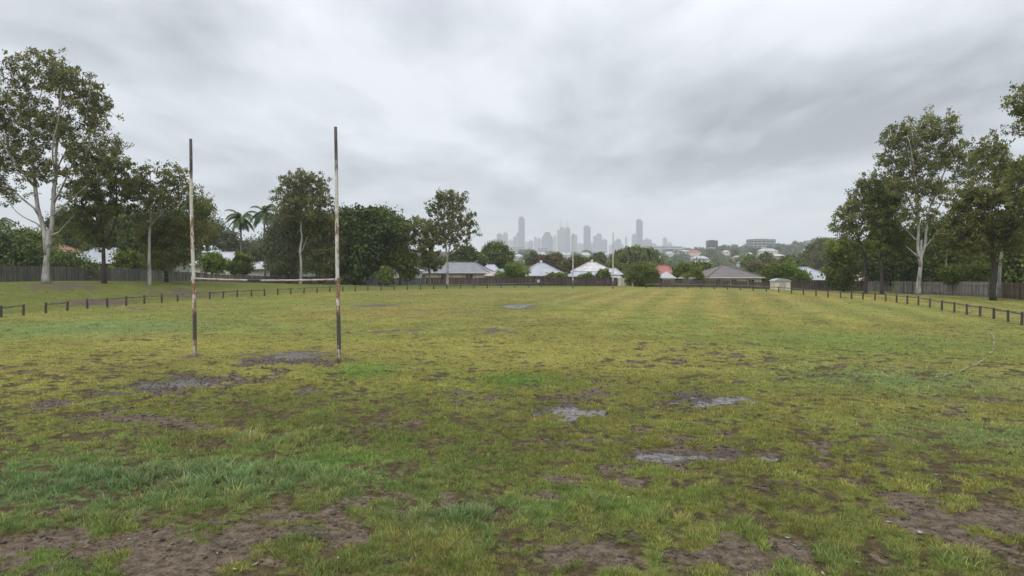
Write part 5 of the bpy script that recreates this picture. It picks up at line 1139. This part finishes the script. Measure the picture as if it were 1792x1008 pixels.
block(880, 916, 433.5, 1500, BLK[1], 'long white industrial building below the skyline at left', depth=40)
block(941, 957, 434, 1550, BLK[1], 'white boxy building below the broad-shouldered tower', depth=30)
block(868, 884, 434, 1650, FM[3], 'cream block half hidden behind the round dark tree', depth=30)

# ------------------------------------------------------------------ far trees: shared meshes, each tree its own object
def far_proto(seed, leaf, asp=1.0, n=900):
    rs = np.random.default_rng(seed); lobes = [(0, 0, .58, .42)] + [(rs.uniform(-.3, .3), rs.uniform(-.3, .3), rs.uniform(.35, .8), rs.uniform(.18, .3)) for _ in range(8)]; P = []; T = []
    for lx, ly, lz, lr in lobes:
        k = int(n * lr * lr / sum(l[3] ** 2 for l in lobes)); v = rs.normal(0, 1, (k, 3)); v /= np.linalg.norm(v, axis=1)[:, None]; r = lr * rs.uniform(.55, 1.08, k)[:, None]
        P.append(np.array([lx, ly, lz]) + v * r * np.array([1, 1, .85])); T.append(np.clip(rs.uniform(.2, .7) + .25 * v[:, 2] * 0 + rs.normal(0, .15, k), 0, 1))
    P = np.concatenate(P); T = np.concatenate(T); P[:, 0:2] *= asp; P[:, 2] = np.maximum(P[:, 2], .06)
    o = leaves_mesh(P, T, .085, .06, .1, 'crown', leaf, None); me = o.data; bpy.data.objects.remove(o)
    mb = MB(); mb.tube([(0, 0, -.1), (.01, 0, .3), (-.01, .01, .6)], [.03, .022, .01], 6); t = mb.build('trunk', M['bark_mid']); tm = t.data; bpy.data.objects.remove(t); return me, tm
FP = [far_proto(1, M['dense_leaf'], 1.1), far_proto(2, M['gum_leaf'], .9), far_proto(3, M['mid_leaf'], 1.2), far_proto(4, M['gum_leaf_grey'], 1.0), far_proto(5, M['dense_leaf_dark'], 1.25), far_proto(6, M['gum_leaf_olive'], .95)]
kinds = ['dark green rounded', 'loose olive gum', 'mid green spreading', 'grey-green', 'very dark broad', 'brownish olive']
LM = [(712, 'behind the lone open-crowned gum'), (790, 'behind the grey hip roof'), (845, 'behind the large round dark tree'), (893, 'below the left end of the skyline'), (912, 'below the tallest tower'), (935, 'below the close pair of towers'), (957, 'below the broad-shouldered tower'), (982, 'below the spired tower'), (1003, 'by the far left goal upright'),
      (1028, 'below the dark middle tower'), (1052, 'below the stepped grey tower'), (1073, 'by the far right goal upright'), (1095, 'below the very slim faint tower'), (1120, 'below the second tallest tower'), (1145, 'right of the second tallest tower'), (1170, 'by the pale columned building'), (1195, 'above the young thin tree'), (1218, 'by the bright red hill roof'), (1245, 'below the dark square block'),
      (1270, 'above the brown roof, left part'), (1295, 'above the ridge of the brown roof'), (1325, 'below the wide office block, left'), (1350, 'below the wide office block, right'), (1380, 'above the lime bush'), (1410, 'left of the glass block'), (1440, 'below the glass block'), (1475, 'left of the leaning dark gum'), (1515, 'behind the leaning dark gum'), (1560, 'left of the tallest white gum')]
def far_tree(x, y, H, k, where, grp):
    e = bpy.data.objects.new('suburban_tree', None); link(e); e.location = (x, y, float(h_base(x, y)) - .3); e.rotation_euler = (0, 0, random.uniform(0, 6.28)); e.scale = (H * random.uniform(.9, 1.25), H * random.uniform(.9, 1.25), H)
    px = 896 + x / y * F; lm = min(LM, key=lambda l: abs(l[0] - px))[1]
    tag(e, ('small ' if H < 8 else 'tall ' if H > 11.5 else '') + kinds[k] + ' tree ' + where + ' ' + lm, 'tree', grp)
    for nm, me in (('crown', FP[k][0]), ('trunk', FP[k][1])): o = bpy.data.objects.new(nm, me); link(o, e)
rs = random.Random(5)
house_spans = [(px, on_hill(px, yb + 4, 420, 1250), w) for px, yb, w, h, rf, wl, lab in FH]
def blocked(px, Y):
    return any(abs(px - p) < w * .40 and Y < d and d - Y < 220 for p, d, w in house_spans)
for k in range(90):
    Y = rs.uniform(175, 420); px = rs.uniform(700, 1600)
    if blocked(px, Y): continue
    H = rs.uniform(5, 8.5) if 840 < px < 1480 else rs.uniform(8, 13)
    far_tree((px - 896) / F * Y, Y, H, rs.randrange(6), 'nearby,', 'garden trees just beyond the far houses')
for k in range(190):
    Y = rs.uniform(430, 1350); px = rs.uniform(840, 1520)
    if blocked(px, Y): continue
    far_tree((px - 896) / F * Y, Y, rs.uniform(7, 13), rs.choice((0, 1, 3, 3, 4, 5)), 'on the hill', 'trees on the far hillside')
for px, H in ((1262, 12), (1285, 10), (1360, 12), (1392, 15), (1372, 11), (1300, 10), (1220, 10), (1228, 11), (915, 17), (928, 18), (965, 14), (975, 13), (1028, 16), (1052, 13), (1005, 11), (1400, 13), (1270, 13), (1246, 8), (1192, 8), (1150, 9), (1210, 10)):
    Y = 1150 if px > 1180 else 1050
    far_tree((px - 896) / F * Y, Y, H, rs.choice((0, 3, 4, 5)), 'on the ridge', 'trees on the ridge line')
# the rest of the leafy suburb reads as one mass of tree tops
def woodland():
    g = np.random.default_rng(77); n = 1900; Y = np.sqrt(g.uniform(400 ** 2, 1500 ** 2, n)); px = g.uniform(600, 1650, n); keep = np.array([not blocked(a, b) for a, b in zip(px, Y)]); Y = Y[keep]; px = px[keep]; X = (px - 896) / F * Y
    k = 110; n = len(Y); H = g.uniform(3.5, 8.5, n); v = g.normal(0, 1, (n, k, 3)); v /= np.linalg.norm(v, axis=2)[..., None]; v[..., 2] = np.abs(v[..., 2]) ** .8 * .8
    lump = 1 + .25 * np.sin(v[..., 0] * 5 + Y[:, None]) * np.cos(v[..., 1] * 4 + X[:, None])
    P = np.stack([X, Y, h_base(X, Y)], -1)[:, None] + v * (g.uniform(.7, 1.05, (n, k)) * lump)[..., None] * (H * g.uniform(.7, 1.1, n))[:, None, None]
    T = np.clip(g.uniform(.05, .7, n)[:, None] + g.normal(0, .15, (n, k)), 0, 1)
    o = leaves_mesh(P.reshape(-1, 3), T.ravel(), 1.9, 1.4, .1, 'woodland', M['gum_leaf_grey'], None); tag(o, 'mass of garden trees and scrub covering the far hillside', None, None, 'stuff')
woodland()
